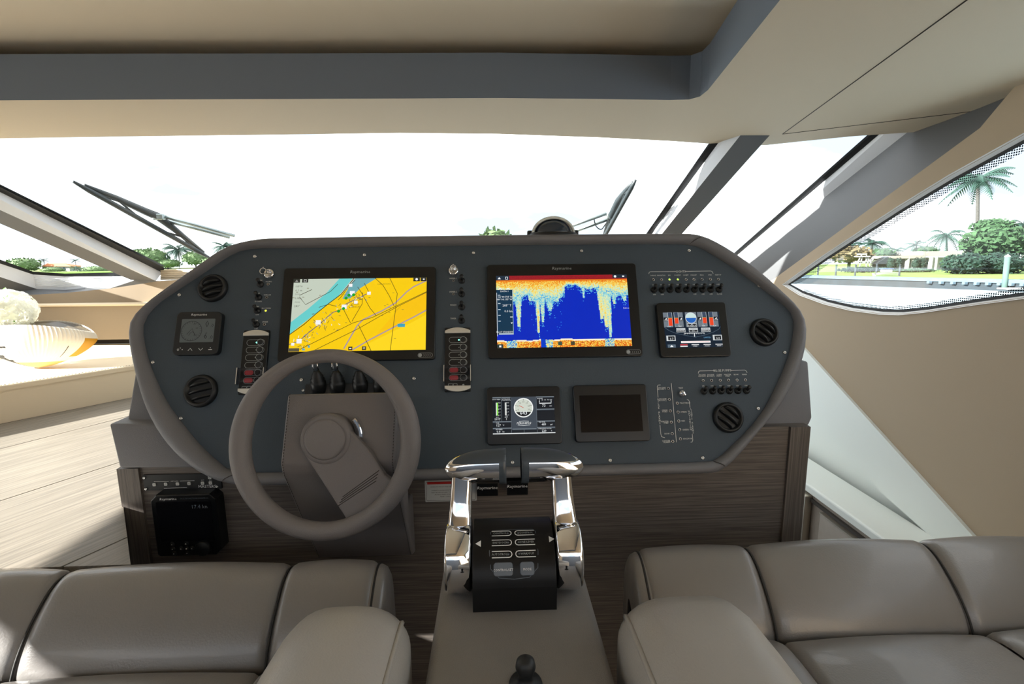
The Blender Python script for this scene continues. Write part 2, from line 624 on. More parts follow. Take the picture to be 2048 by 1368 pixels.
# starboard wall with the pointed side window
up_px = [(1568, 569), (1600, 546), (1650, 511), (1700, 478), (1800, 413), (1900, 352), (2048, 270)]
lo_px = [(2048, 595), (1950, 608), (1850, 623), (1800, 628), (1760, 627), (1700, 619), (1650, 607), (1600, 589)]
wu = [PX(x, y, XR) for x, y in up_px]
wl = [PX(x, y, XR) for x, y in lo_px]
wu.append(Vector((XR, 0.95, CZ + 0.40))); wu.append(Vector((XR, -0.6, CZ + 0.40)))
hole = wu + [Vector((XR, -0.6, wl[0].z + 0.02))] + wl
dg0, dg1 = PX(1600, 683, XR), PX(1968, 1088, XR)
dg2 = along(dg0, dg1, 1.5)
wall = [PX(1535, 566, XR), PX(1545, 560, XR), PX(1960, 256, XR), Vector((XR, 1.35, CZ + 0.50)), Vector((XR, -2.6, CZ + 0.50)), Vector((XR, -2.6, 0)),
        Vector((XR, dg2.y, 0)), dg2, dg1, dg0, PX(1560, 640, XR)]
vs, fs = fill(wall, [hole])
mb = MB(); mb.add(vs, fs)
n = len(wall)
for i in range(n):                                      # 3 cm thick edge
    a, b = wall[i], wall[(i + 1) % n]
    d = Vector((0.03, 0, 0)); mb.quad(a, b, b + d, a + d)
wr = struct('wall_right', mb, 'wall_tan')
# white reveal, gasket and pane of the side window
def band(loop, k0, k1, dx0, dx1, shrink0, shrink1, name, m, parent, closed=True):
    c = sum((Vector(p) for p in loop), Vector()) / len(loop)
    pts2 = [(p.y, p.z) for p in loop]
    a = inset(pts2, shrink0); b = inset(pts2, shrink1)
    m_ = MB()
    n_ = len(loop)
    for i in range(n_):
        j = (i + 1) % n_
        m_.quad((loop[i].x + dx0, *a[i]), (loop[j].x + dx0, *a[j]), (loop[j].x + dx1, *b[j]), (loop[i].x + dx1, *b[i]))
    return m_.build(name, m, parent, recalc=False)
win4 = thing('window_4', None, None); win4['kind'] = 'structure'
band(hole, 0, 0, -0.004, 0.012, -0.004, 0.006, 'window_reveal', 'white_sill', win4)
band(hole, 0, 0, 0.012, 0.014, 0.006, 0.016, 'gasket', 'gasket', win4)
gl = inset([(p.y, p.z) for p in hole], 0.01)
vs, fs = fill([Vector((XR + 0.016, *p)) for p in gl])
mb = MB(); mb.add(vs, fs); mb.build('pane', 'windshield', win4, recalc=False)
def frit(idx, wd, name):
    m_ = MB()
    pts2 = [(p.y, p.z) for p in hole]
    a, b = inset(pts2, 0.014), inset(pts2, 0.014 + wd)
    for i in idx[:-1]:
        j = i + 1
        m_.quad((XR + 0.013, *a[i]), (XR + 0.013, *a[j]), (XR + 0.013, *b[j]), (XR + 0.013, *b[i]))
    return m_.build(name, 'frit_dots', win4, recalc=False)
frit(list(range(0, 8)), 0.024, 'dot_band')
frit(list(range(len(wu) + 1, len(hole))), 0.014, 'dot_band')
# unseen port wall: window outline shaped to steer the sun, not mirrored
def mir(p): return Vector((2 * XC - p.x, p.y, p.z))
sun_holeL = [Vector((XL, y, CZ + z)) for y, z in ((2.6, -0.12), (2.3, 0.17), (1.9, 0.40), (1.4, 0.40), (0.95, 0.335), (-0.1, 0.32), (-0.1, -0.04), (1.1, -0.06), (1.5, -0.2), (2.0, -0.2))]
wallL = [Vector((XL, y, z)) for y, z in ((3.1, 0), (3.1, CZ - 0.15), (2.75, CZ + 0.0), (2.3, CZ + 0.28), (1.95, CZ + 0.5), (-2.6, CZ + 0.5), (-2.6, 0))]
vs, fs = fill(wallL, [sun_holeL])
mb = MB(); mb.add(vs, fs)
struct('wall_left', mb, 'wall_tan')
win5 = thing('window_5', None, None); win5['kind'] = 'structure'
vs, fs = fill([p + Vector((-0.016, 0, 0)) for p in sun_holeL])
mb = MB(); mb.add(vs, fs); mb.build('pane', 'windshield', win5, recalc=False)

# windshield panes
lb, lt = GW(330, 536), GW(0, 374)
rb, rt = GW(1252, 533), GW(1421, 288)
def to_z(a, b, z): return a + (b - a) * ((z + CZ - a.z) / (b.z - a.z))
ZG = 0.60
front_pane = [lb, rb, to_z(rb, rt, ZG), to_z(lb, lt, ZG)]
win = thing('window_1', None, None); win['kind'] = 'structure'
mb = MB(); mb.add(front_pane, [(0, 1, 2, 3)]); mb.build('pane', 'windshield', win, recalc=False)
b0, t0 = GW(1360, 472), GW(1524, 288)
b1, t1 = GW(1478, 505), GW(1743, 269)
b0 = along(t0, b0, 1.25); b1 = along(t1, b1, 1.25)
win = thing('window_2', None, None); win['kind'] = 'structure'
mb = MB(); mb.add([b0, b1, to_z(b1, t1, ZG), to_z(b0, t0, ZG)], [(0, 1, 2, 3)]); mb.build('pane', 'windshield', win, recalc=False)
win = thing('window_3', None, None); win['kind'] = 'structure'
cl = [GW(66, 543), GW(130, 547), GW(240, 546), GW(0, 440), GW(-260, 320), GW(-300, 410)]
mb = MB(); mb.add(cl, [tuple(range(len(cl)))]); mb.build('pane', 'windshield', win, recalc=False)

def pillar(name, g, l, c, e, d, m_lit='pillar_lit', m_dark='pillar_dark', up=None):
    """g gasket edge and l gasket inside on the glass, c corner and e far edge on the inner face; each (top px, bottom px)"""
    t = thing(name, None, None); t['kind'] = 'structure'
    ends = lambda pr, o: [GW(*pr[0], o), GW(*pr[1], o)]
    G, L, C, E = ends(g, 0.002), ends(l, 0.008), ends(c, d), ends(e, d)
    for q in (G, L, C, E):
        dv = q[0] - q[1]
        if up: q[0] = q[0] + dv * up
    m_ = MB(); m_.quad(G[0], G[1], L[1], L[0]); m_.build('gasket', 'gasket', t, recalc=False)
    m_ = MB(); m_.quad(L[0], L[1], C[1], C[0]); m_.build('reveal', m_lit, t, recalc=False)
    bk = [q + WN * d for q in E]
    m_ = MB(); m_.quad(C[0], C[1], E[1], E[0]); m_.quad(E[0], E[1], bk[1], bk[0])
    m_.quad(G[0] + WN * .012, G[1] + WN * .012, bk[1] + WN * .01, bk[0] + WN * .01)
    m_.build('mullion', m_dark, t, recalc=False)
    return t
pillar('trim_1', ((1421, 288), (1249, 534)), ((1435, 288), (1255, 534)), ((1467, 288), (1271, 534)), ((1524, 288), (1305, 534)), 0.07, up=0.35)
pillar('trim_2', ((0, 374), (330, 536)), ((0, 384), (324, 545)), ((0, 420), (312, 562)), ((0, 447), (262, 560)), 0.07, up=0.9)
t2 = pillar('trim_3', ((1743, 269), (1440, 535)), ((1758, 269), (1446, 535)), ((1813, 266), (1462, 542)), ((1830, 266), (1470, 545)), 0.06, up=0.35)
# dark return between the corner mullion and the starboard wall
c0, c1 = GW(1813, 266, 0.06), GW(1462, 542, 0.06)
a0, a1 = PX(1960, 256, XR), PX(1535, 566, XR)
mb = MB()
up0, up1 = along(c1, c0, 1.3), along(a1, a0, 1.25)
N = 8
rows = []
for i in range(N + 1):
    p, q = along(c1, up0, i / N), along(a1, up1, i / N) + Vector((0.012, -0.02, -0.012))
    mid = (p + q) / 2 + WN * -0.012
    rows.append([p, along(p, mid, .6) , mid, along(mid, q, .4), q])
mb.grid(rows)
mb.build('mullion_return', 'pillar_dark', t2, recalc=False)
# port corner mullion and its ribbed sill
t4 = thing('trim_4', None, None); t4['kind'] = 'structure'
gk = [(-220, 438), (0, 519), (66, 543), (130, 547), (225, 545), (300, 541)]
gi = [(-220, 446), (0, 527), (66, 549), (130, 553), (225, 552), (290, 552)]
lo = [(-220, 483), (0, 554), (74, 578), (130, 580), (190, 574), (272, 560)]
un = [(-220, 520), (0, 588), (56, 590), (130, 586), (220, 577), (320, 562)]
A = [GW(*p, 0.002) for p in gk]; B = [GW(*p, 0.01) for p in gi]; C_ = [GW(*p, 0.07) for p in lo]
D_ = [PY(x, y, 2.865) if x > -100 else PY(x, y, 2.5) for x, y in un]
for nm, m_, U, V in (('gasket', 'gasket', A, B), ('sill_reveal', 'pillar_lit', B, C_), ('sill_underside', 'pillar_dark', C_, D_)):
    mb = MB()
    for i in range(len(U) - 1):
        mb.quad(U[i], U[i + 1], V[i + 1], V[i])
    mb.build(nm, m_, t4, recalc=False)
mb = MB()                                               # fine ribs on the sill reveal
for k in range(7):
    t_ = 0.2 + 0.09 * k
    mb.tube([along(GW(*gi[i], 0.012), GW(*lo[i], 0.072), t_) for i in range(2, 5)], 0.0012, 5)
mb.build('sill_rib', 'white_sill', t4)['kind'] = 'stuff'

# front coaming: ledge, bands, shelf, port counter
YL, YU = 2.78, 2.865
zl = PY(220, 611, YL).z
zs = PY(262, 689, YL + 0.03).z
x0, x1 = XL + 0.02, 1.35
mb = MB()
mb.box(((x0 + x1) / 2, YL + 0.015, (zl + PY(230, 679, YL).z) / 2), (x1 - x0, 0.03, zl - PY(230, 679, YL).z))
zt = PY(330, 560, YU).z
up_pts = [PY(x, y, YU) for x, y in ((-60, 588), (56, 590), (130, 586), (220, 577), (320, 562), (400, 556))]
pl = [(p.x, p.z) for p in up_pts] + [(x1, zt), (x1, zl - 0.01), (x0, zl - 0.01), (x0, up_pts[0].z)]
vs = [(p[0], YU, p[1]) for p in pl]
mb.add(vs, [tuple(range(len(pl)))])
mb.add([(p[0], YU + 0.03, p[1]) for p in pl], [tuple(range(len(pl)))])
for i in range(len(pl)):
    j = (i + 1) % len(pl)
    mb.quad((pl[i][0], YU, pl[i][1]), (pl[j][0], YU, pl[j][1]), (pl[j][0], YU + .03, pl[j][1]), (pl[i][0], YU + .03, pl[i][1]))
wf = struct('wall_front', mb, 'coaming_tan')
mb = MB(); mb.box(((x0 + x1) / 2, (YL + YU) / 2 + 0.005, zl + 0.004), (x1 - x0, YU - YL + 0.03, 0.012), 0.004)
mb.build('ledge', 'beige', wf)
mb = MB(); mb.box(((x0 + x1) / 2, YL + 0.09, (zs + zl) / 2), (x1 - x0, 0.02, zl - zs))
mb.build('shadow_gap', 'seam_dark', wf)  # dark board colours in the shade of the recess
# ribbed panel under the windshield edge
mb = MB()
for k in range(5):
    a = PY(322, 541 + k * 4.2, 2.9); b = PY(420, 531 + k * 4.2, 2.9)
    mb.tube([a, Vector((0.75, b.y, b.z))], 0.0062, 8)
mb.build('slat_panel', 'ribbed', wf)['kind'] = 'stuff'
mb = MB(); a = PY(328, 537, 2.895); b = PY(420, 524, 2.895)
mb.tube([a, Vector((0.75, b.y, b.z))], 0.004, 6); mb.build('gasket', 'gasket', wf)

# low beige shelf in front of the windshield
e0, e1 = PZ(0, 772, zs - CZ), PZ(265, 731, zs - CZ)
ed = (e1 - e0).normalized()
f0 = e0 + ed * ((-2.9 - e0.x) / ed.x); f1 = e0 + ed * ((-1.25 - e0.x) / ed.x)
zk = PY(0, 846, e0.y).z                                 # counter top
shelf = thing('window_shelf', 'beige stitched leather shelf under the windshield, sunlit, left of the helm', 'shelf', Vector((-2, 2.5, zk)))
top = [Vector((f0.x, f0.y, 0)), Vector((f1.x, f1.y, 0)), Vector((f1.x, YL + 0.07, 0)), Vector((-2.9, YL + 0.07, 0))]
if f0.y > f1.y: pass
poly = [(p.x, p.y) for p in top]
mb = MB(); mb.prism(poly, zs - 0.02, zs, 0.006); mb.build('shelf_top', 'beige', shelf)
mb = MB()
nn = Vector((ed.y, -ed.x, 0))
q0, q1 = f0 + nn * -0.004, f1 + nn * -0.004
th = Vector((-nn.x, -nn.y, 0)) * 0.02
for (a, b) in ((q0, q1),):
    pl = [(a.x, a.y), (b.x, b.y), ((b + th).x, (b + th).y), ((a + th).x, (a + th).y)]
    mb.prism(pl, zk, zs - 0.018)
mb.build('shelf_face', 'beige', shelf)
st = bpy.data.meshes.new('stitch')
mb = MB()
ln = (f1 - f0).length
k = 0.0
while k < ln:
    p = f0 + ed * k + nn * -0.003
    mb.tube([Vector((p.x, p.y, zs + 0.001)) - nn * 0.006, Vector((p.x, p.y, zs + 0.001)) - nn * 0.006 + ed * 0.006], 0.0011, 4)
    k += 0.011
mb.build('stitching', 'stitch', shelf)['kind'] = 'stuff'

# port counter made of wide planks
def clip(poly, p, n_):
    out = []
    for i in range(len(poly)):
        a, b = Vector(poly[i]), Vector(poly[(i + 1) % len(poly)])
        da, db = (a - p).dot(n_), (b - p).dot(n_)
        if da >= 0: out.append(a)
        if (da >= 0) != (db >= 0): out.append(a + (b - a) * (da / (da - db)))
    return out
c1, c2 = PZ(0, 1002, zk - CZ), PZ(226, 926, zk - CZ)
c3, c4 = PZ(140, 1126, zk - CZ), PZ(256, 1076, zk - CZ)
pd = ((c2 - c1).normalized() + (c4 - c3).normalized()).normalized()
pn = Vector((pd.y, -pd.x, 0))
CM = Matrix(((pd.x, pn.x, 0, c1.x), (pd.y, pn.y, 0, c1.y), (0, 0, -1, zk), (0, 0, 0, 1)))
CM = Matrix(((pd.x, -pn.x, 0, c1.x), (pd.y, -pn.y, 0, c1.y), (0, 0, 1, zk), (0, 0, 0, 1)))
counter = thing('wooden_counter', 'grey oak plank counter to the left of the helm, half in sunlight', 'counter', CM)
step = (c3 - c1).dot(pn)
inv = CM.inverted()
k0, k1 = PZ(238, 937, zk - CZ), PZ(262, 1125, zk - CZ)
ke = (k1 - k0).normalized(); kn = Vector((ke.y, -ke.x))
if kn.x > 0: kn = -kn
YWB = 1.175
hp = [(Vector((0, 0.925)), Vector((0, 1))), (Vector((-2.9, 0)), Vector((1, 0))),
      (Vector((f0.x, f0.y)), Vector((nn.x, nn.y))), (Vector((0, 2.75)), Vector((0, -1)))]
for k in range(-7, 7):
    lo_, hi_ = -(k + 1) * step, -k * step
    g = 0.0022
    quad = [(-3, min(lo_, hi_) + g), (4, min(lo_, hi_) + g), (4, max(lo_, hi_) - g), (-3, max(lo_, hi_) - g)]
    w0 = [Vector(((CM @ Vector((a, b, 0))).x, (CM @ Vector((a, b, 0))).y)) for a, b in quad]
    mb = MB()
    for extra in ([(Vector((0, YWB)), Vector((0, 1))), (Vector((k0.x + (k1.x - k0.x) * (YWB - k0.y) / (k1.y - k0.y), 0)), Vector((-1, 0)))],
                  [(Vector((0, YWB)), Vector((0, -1))), (Vector((k0.x, k0.y)) + kn * 0.001, kn)]):
        wp = w0
        for p_, n_ in hp + extra:
            if len(wp) >= 3: wp = clip(wp, p_, n_)
        if len(wp) >= 3: mb.prism([(p.x, p.y) for p in wp], zk - 0.02, zk, 0.0)
    if mb.v: mb.build('plank', 'plank_wood', counter)
mb = MB(); mb.box((-2.05, 1.72, (zk - 0.025) / 2), (1.6, 1.5, zk - 0.03)); mb.build('counter_base', 'seam_dark', counter)
mb = MB(); mb.box((-1.96, 0.62, zk / 2), (1.78, 0.6, zk - 0.004)); mb.build('sun_block', 'wood_dark', counter)  # unseen box added to keep sun off the console base

# starboard lower side: white liner, ledge and locker
lin_ = thing('trim_5', None, None); lin_['kind'] = 'structure'
zled = -0.90
mb = MB()
mb.add([(XR + 0.034, 3.0, 0), (XR + 0.034, -1.5, 0), (XR + 0.034, -1.5, CZ - 0.26), (XR + 0.034, 3.0, CZ - 0.26)], [(0, 1, 2, 3)])
mb.build('liner', 'white_gel', lin_, recalc=False)
i0, i1, i2 = PX(1600, 786, XR - 0.01), PX(1762, 985, XR - 0.01), PX(1880, 1090, XR - 0.01)
mb = MB()
o0, o1, o2 = dg0 + Vector((-0.012, 0, 0)), along(dg0, dg1, 0.62) + Vector((-0.012, 0, 0)), dg2 + Vector((-.012, 0, 0))
bx = Vector((0.045, 0, 0))
for a, b, c, d in ((o0, o1, i1, i0), (o1, o2, i2, i1)):
    mb.quad(a, b, c, d)
for a, b in ((i0, i1), (i1, i2)):
    mb.quad(a, b, b + bx, a + bx)
for a, b in ((o0, o1), (o1, o2)):
    mb.quad(a, b, b + bx, a + bx)
mb.build('sloping_moulding', 'white_gel', lin_, recalc=False)
XF = PZ(1700, 1029, zled).x
lk = thing('side_locker', 'brown locker with metal trim under the white ledge right of the helm', 'locker', Vector((XF + .1, 1.8, 0)))
zz = CZ + zled
mb = MB(); mb.prism([(XF, 0.6), (XF, 2.9), (XR - 0.002, 2.9), (XR - 0.002, 0.6)], zz - 0.03, zz, 0.008); mb.build('ledge', 'white_gel', lk)
mb = MB(); mb.box((XF + 0.02, 1.75, zz / 2 - 0.015), (0.02, 2.3, zz - 0.03)); mb.build('body', 'cabinet_brown', lk)
pa = PX(1636, 1002, XF - 0.004); pb = PX(1633, 1100, XF - 0.004)
mb = MB(); mb.box((XF + 0.004, pa.y - 0.35, pa.z / 2 - 0.03), (0.02, 0.66, pa.z - 0.02), 0.003); mb.build('door', 'cabinet_brown', lk)
mb = MB(); mb.box((XF + 0.002, pa.y - 0.35, pa.z - 0.038), (0.022, 0.66, 0.004)); mb.build('door_edge', 'trim_metal', lk)
pm = PX(1618, 990, XF)
mb = MB(); mb.box((XF - 0.006, pm.y + 0.015, pm.z / 2), (0.03, 0.05, pm.z), 0.003); mb.build('corner_post', 'trim_metal', lk)
mb = MB(); mb.box((XF + 0.006, 1.4, zz - 0.055), (0.014, 1.0, 0.012)); mb.build('slot', 'seam_dark', lk)


# ================================================================== helm console
TILT = math.radians(22)
EX = Vector((1, 0, 0)); EYv = Vector((0, math.sin(TILT), math.cos(TILT))); EZ = EX.cross(EYv)
DO = PD(720, 630, 1.27)
DF = Matrix(((EX.x, EYv.x, EZ.x, DO.x), (EX.y, EYv.y, EZ.y, DO.y), (EX.z, EYv.z, EZ.z, DO.z), (0, 0, 0, 1)))
def dl(x, y, h=0.0):                                    # pixel -> dash plane coordinates (a, b)
    p = PP(x, y, DO + EZ * h, EZ) - DO
    return (p.dot(EX), p.dot(EYv))
def drect(corners, h=0.0):                              # TL TR BR BL px -> centre a, b, width, height
    q = [dl(x, y, h) for x, y in corners]
    return (sum(p[0] for p in q) / 4, sum(p[1] for p in q) / 4,
            (q[1][0] - q[0][0] + q[2][0] - q[3][0]) / 2, (q[0][1] - q[3][1] + q[1][1] - q[2][1]) / 2)
def dframe(a, b, h=0.0, rot=0.0):
    return DF @ Matrix.Translation((a, b, h)) @ Matrix.Rotation(rot, 4, 'Z')

out_px = [(560, 479), (760, 476), (1000, 473), (1200, 471), (1360, 470), (1392, 472), (1422, 483), (1465, 508), (1515, 545), (1562, 587), (1593, 620), (1607, 648), (1608, 680),
          (1602, 715), (1585, 760), (1556, 812), (1515, 862), (1470, 915), (1446, 936), (1420, 946), (1300, 949), (1100, 954), (900, 959), (700, 965), (520, 971), (470, 968), (425, 956),
          (375, 925), (332, 880), (300, 826), (280, 765), (267, 705), (263, 668), (270, 640), (300, 609), (350, 571), (400, 535), (440, 507), (475, 491), (515, 482)]
in_px = [(560, 497), (760, 494), (1000, 491), (1200, 489), (1350, 489), (1388, 492), (1413, 503), (1457, 530), (1501, 561), (1545, 594), (1573, 616), (1585, 634), (1587, 650),
         (1583, 686), (1574, 719), (1556, 762), (1531, 812), (1501, 853), (1460, 894), (1434, 917), (1410, 923), (1300, 926), (1100, 931), (900, 936), (700, 941), (501, 945), (470, 942),
         (452, 935), (406, 895), (366, 847), (337, 807), (315, 763), (297, 716), (287, 668), (291, 640), (315, 610), (351, 584), (406, 548), (450, 518), (479, 503), (516, 497)]
oo = spline([(*dl(x, y), 0) for x, y in out_px], 4, True)
ii = spline([(*dl(x, y), 0) for x, y in in_px], 4, True)
NP = 160
def radial(loop, c, ang):                               # sample a star-shaped loop at set angles
    best = []
    pts = [(math.atan2(p.y - c[1], p.x - c[0]), p) for p in loop]
    m = len(pts)
    for t in ang:
        hit = None
        d = Vector((math.cos(t), math.sin(t)))
        for k in range(m):
            p, q = pts[k][1], pts[(k + 1) % m][1]
            e = Vector((q.x - p.x, q.y - p.y)); r = Vector((p.x - c[0], p.y - c[1]))
            den = d.x * e.y - d.y * e.x
            if abs(den) < 1e-12: continue
            s_ = (r.x * e.y - r.y * e.x) / den
            u_ = (r.x * d.y - r.y * d.x) / den
            if s_ > 0 and -1e-6 <= u_ <= 1 + 1e-6: hit = max(hit or 0, s_)
        best.append((c[0] + d.x * hit, c[1] + d.y * hit))
    return best
cc = dl(940, 700)
# denser angles where the outline turns
oa = sorted(math.atan2(p.y - cc[1], p.x - cc[0]) for p in resample(oo, NP))
OUT = radial(oo, cc, oa); INN = radial(ii, cc, oa)
helm = thing('helm_console', 'wide charcoal helm console with grey leather rim and dark wood base', 'console', Matrix.Translation((-0.1, 1.3, 0)))
mb = MB(DF)
mb.poly(INN, 0.0)
mb.prism(OUT, -0.05, -0.012)
dash = mb.build('dash_panel', 'dash_black', helm, recalc=False)
rows = []
for k in range(13):
    t = k / 12
    if t <= 0.75:
        q = t / 0.75
        w_ = 0.5 - 0.5 * math.cos(q * PI * 0.93)
        h = 0.022 * math.sin(q * PI * 0.93) ** 0.8 - 0.006 * (1 - q)
        rows.append([(a[0] + (b[0] - a[0]) * w_ * 1.0, a[1] + (b[1] - a[1]) * w_, h) for a, b in zip(INN, OUT)])
    else:
        q = (t - 0.75) / 0.25
        rows.append([(b[0], b[1], 0.004 - 0.06 * q) for b in OUT])
mb = MB(DF); mb.grid(rows, closed=True)
pad = mb.build('leather_rim', 'pad_leather', helm)
mb = MB(DF)
o2 = inset(OUT, 0.0045)
for i in range(0, NP):                                  # stitching on the rim's lower and side runs
    a, b = Vector(o2[i]), Vector(o2[(i + 1) % NP])
    L_ = (b - a).length; m_ = max(1, int(L_ / 0.011))
    for k in range(m_):
        p = a.lerp(b, k / m_); q = a.lerp(b, (k + 0.55) / m_)
        mb.tube([(p.x, p.y, 0.0105), (q.x, q.y, 0.0105)], 0.0008, 4)
mb.build('stitching', 'stitch', pad)['kind'] = 'stuff'
for (x, y) in ((1397, 480), (1440, 930), (462, 955)):   # seams across the rim
    a, b = dl(x, y)
    t = math.atan2(b - cc[1], a - cc[0])
    p, q = radial(ii, cc, [t])[0], radial(oo, cc, [t])[0]
    mb = MB(DF)
    mb.tube([(p[0] + (q[0] - p[0]) * w_, p[1] + (q[1] - p[1]) * w_, 0.0225 * math.sin(w_ * PI) ** 0.6 + .0005) for w_ in (0.05, .2, .4, .6, .8, .97)], 0.0009, 5)
    mb.build('rim_seam', 'seam_dark', pad)
# body behind the rim
mb = MB()
bot = min(p[1] for p in OUT)
ring = [DF @ Vector((p[0], p[1], -0.03)) for p in OUT]
back = [Vector((p.x, max(p.y + 0.16, 1.48), p.z - 0.012)) for p in ring]
mb.grid([ring, back], closed=True)
mb.add(back, [tuple(range(len(back)))])
mb.build('cowl', 'pad_leather', helm)
# lower wooden front
YW = 1.175
wl0, wl1 = PY(238, 937, YW), PY(262, 1125, YW)
wr0 = PY(1619, 852, YW)
xl_, xr_ = (wl0.x + wl1.x) / 2, wr0.x
zbl, zbr = PY(238, 936, YW).z, PY(1618, 852, YW).z
ztop = zbl
RW = Matrix(((1, 0, 0, 0), (0, 0, -1, YW + 0.4), (0, 1, 0, 0), (0, 0, 0, 1)))
mb = MB(); mb.prism([(xl_, 0.005), (xr_, 0.005), (xr_, zbr), (PY(1480, 852, YW).x, zbr), (PY(1350, 900, YW).x, zbl + 0.03), (xl_, zbl)], 0, 0.4, M=RW); mb.build('base', 'wood_dark', helm)
s1, s2 = PY(281, 940, YW).x, PY(1576, 880, YW).x
mb = MB(); mb.box(((xl_ + s1) / 2, YW - 0.003, ztop / 2), (s1 - xl_ - 0.002, 0.008, ztop)); mb.build('edge_strip', 'wood_dark_v', helm)
mb = MB(); mb.box(((xr_ + s2) / 2, YW - 0.003, zbr / 2), (xr_ - s2 - 0.002, 0.008, zbr)); mb.build('edge_strip', 'wood_dark_v', helm)
# grey leather shoulders either side
zq = PY(238, 936, 1.163).z
def ysh(z): return 1.163 + math.tan(TILT) * (z - zq)     # shoulders lean like the dash
def on_sh(x, y, off=0.0):
    p = PY(x, y, 1.2)
    for _ in range(12): p = PY(x, y, ysh(p.z) + off)
    return p
def leaning(px_, depth, off, name, bev=0.006):
    P = [on_sh(x, y, off) for x, y in px_]
    bm = bmesh.new()
    v0 = [bm.verts.new(p) for p in P]; v1 = [bm.verts.new((p.x, p.y + depth, p.z)) for p in P]
    bm.faces.new(v0); bm.faces.new(list(reversed(v1)))
    for i in range(len(P)):
        j = (i + 1) % len(P); bm.faces.new((v0[i], v0[j], v1[j], v1[i]))
    bmesh.ops.recalc_face_normals(bm, faces=bm.faces)
    bmesh.ops.bevel(bm, geom=bm.edges[:], offset=bev, segments=3, profile=0.5, affect='EDGES', clamp_overlap=True)
    bm.verts.index_update()
    m_ = MB(); m_.add([v.co.copy() for v in bm.verts], [[v.index for v in f.verts] for f in bm.faces], True); bm.free()
    return m_.build(name, 'pad_leather', helm)
leaning([(217, 848), (238, 937), (395, 936), (345, 848)], 0.26, 0.0, 'shoulder')
leaning([(271, 735), (253, 846), (345, 848), (325, 800)], 0.2, 0.035, 'shoulder_wing')
leaning([(1617, 723), (1625, 836), (1618, 852), (1520, 854), (1588, 723)], 0.26, 0.012, 'shoulder')
leaning([(1608, 680), (1604, 730), (1570, 730), (1590, 680)], 0.2, 0.04, 'shoulder_wing')

# screws of the dash panel
def screw(parent, M, r=0.0048):
    m_ = MB(M); m_.lathe([(r, 0), (r, 0.0012), (r * 0.75, 0.0026), (r * 0.42, 0.0029), (r * 0.4, 0.0015), (0, 0.0015)], 12)
    return m_.build('screw', 'steel', parent)
for (x, y) in ((510, 513), (729, 510), (947, 506), (1163, 502), (1378, 501), (1518, 572), (1569, 705), (1516, 817), (1405, 916), (1220, 921),
               (1025, 925), (828, 757), (603, 760), (362, 837), (306, 725), (359, 590)):
    screw(dash, dframe(*dl(x, y)))

# toggle switches, tell-tale lamps, engraved lettering on the dash
def toggle(x, y, up=True):
    a, b = dl(x, y)
    M = dframe(a, b)
    m_ = MB(M)
    m_.lathe([(0.0085, 0), (0.0085, 0.003), (0.007, 0.005), (0.0045, 0.006), (0.0045, 0.0075)], 14)
    t = 0.35 if up else -0.25
    m_.tube([(0, 0, 0.005), (0, t * 0.012, 0.013), (0, t * 0.02, 0.019)], [0.003, 0.0035, 0.0052], 10)
    m_.tube([(0, t * 0.02, 0.019), (0, t * 0.021, 0.0205)], [0.0052, 0.003], 10)
    return m_.build('toggle_switch', 'rubber', dash)
def lamp(x, y, lit=None, r=0.0036):
    a, b = dl(x, y)
    m_ = MB(dframe(a, b))
    m_.lathe([(r, 0), (r, 0.0018), (r * 0.72, 0.0022), (r * 0.7, 0.001), (r * .68, .001)], 14)
    o = m_.build('indicator_lamp', 'steel', dash)
    m_ = MB(dframe(a, b)); m_.lathe([(r * 0.7, 0.0009), (r * 0.5, 0.0022), (0, 0.0027)], 12)
    m_.build('lens', lit or 'bezel', dash)
    return o
LT = MB(DF)
def word(s, x, y, px, rot=0.0, align='CENTER', wide=1.0):
    a, b = dl(x, y)
    LT.text(s, a, b, px * 1.28e-3 * 1.35, 0.0008, align, rot=rot, wide=wide)
def stroke(pts, wd=0.0011):
    LT.ribbon([dl(x, y) for x, y in pts], wd, 0.0008)
lx = [1306.6, 1322.8, 1338.6, 1355.2, 1371.8, 1387.5, 1403.7, 1420.2, 1436.5]
tx = [1307.8, 1323.6, 1339.8, 1356.4, 1373, 1388.8, 1405, 1421.2, 1437.8]
nm = ['CONSOLE', 'NAVIGATION', 'SIDE', 'COURTESY', 'COCKPIT', 'SUNLIGHT', 'SPACE', 'SPARE', 'HARDTOP']
for k in range(9):
    lamp(lx[k], 559.7 - 0.1 * k, 'lamp_green' if k in (2, 3) else None)
    toggle(tx[k], 580.2 - 0.1 * k)
    word(nm[k], lx[k] - 0.5, 551.2 - 0.15 * k, 2.6, wide=0.78)
    word('ON' if k < 8 else 'OPEN', tx[k] - 1, 570 - 0.1 * k, 2.8)
    if k not in (2, 3, 4): word('OFF' if k < 8 else 'CLOSE', tx[k] + 0.8, 589.6 - 0.15 * k, 2.8)
word('LIGHTS', 1361.5, 543.4, 4.6)
stroke([(1297.5, 548), (1298, 545), (1300.5, 543.6), (1352, 543.2)]); stroke([(1370, 543), (1421, 542.2), (1424.5, 543.5), (1426, 547.5)])
lx = [1405.8, 1422.8, 1439.7, 1456.5, 1473.5, 1490.2]
tx = [1407.3, 1424.6, 1441.6, 1458.2, 1475.2, 1492.2]
nm = [('ENGINE', 'ROOM 1'), ('ENGINE', 'ROOM 2'), ('CREW', 'PORT'), ('MASTER', 'STBD'), ('BOW',), ('MAIN',)]
for k in range(6):
    lamp(lx[k], 761 - 0.2 * k, None)
    toggle(tx[k], 782.7 - 0.25 * k)
    for j, s_ in enumerate(nm[k]):
        word(s_, lx[k] - 1.6, 750 + 2.9 * j - 0.15 * k, 2.9)
    word('ON', tx[k] - 0.8, 772.3 - 0.2 * k, 2.8)
word('BILGE PUMPS', 1444.5, 741.2, 4.6)
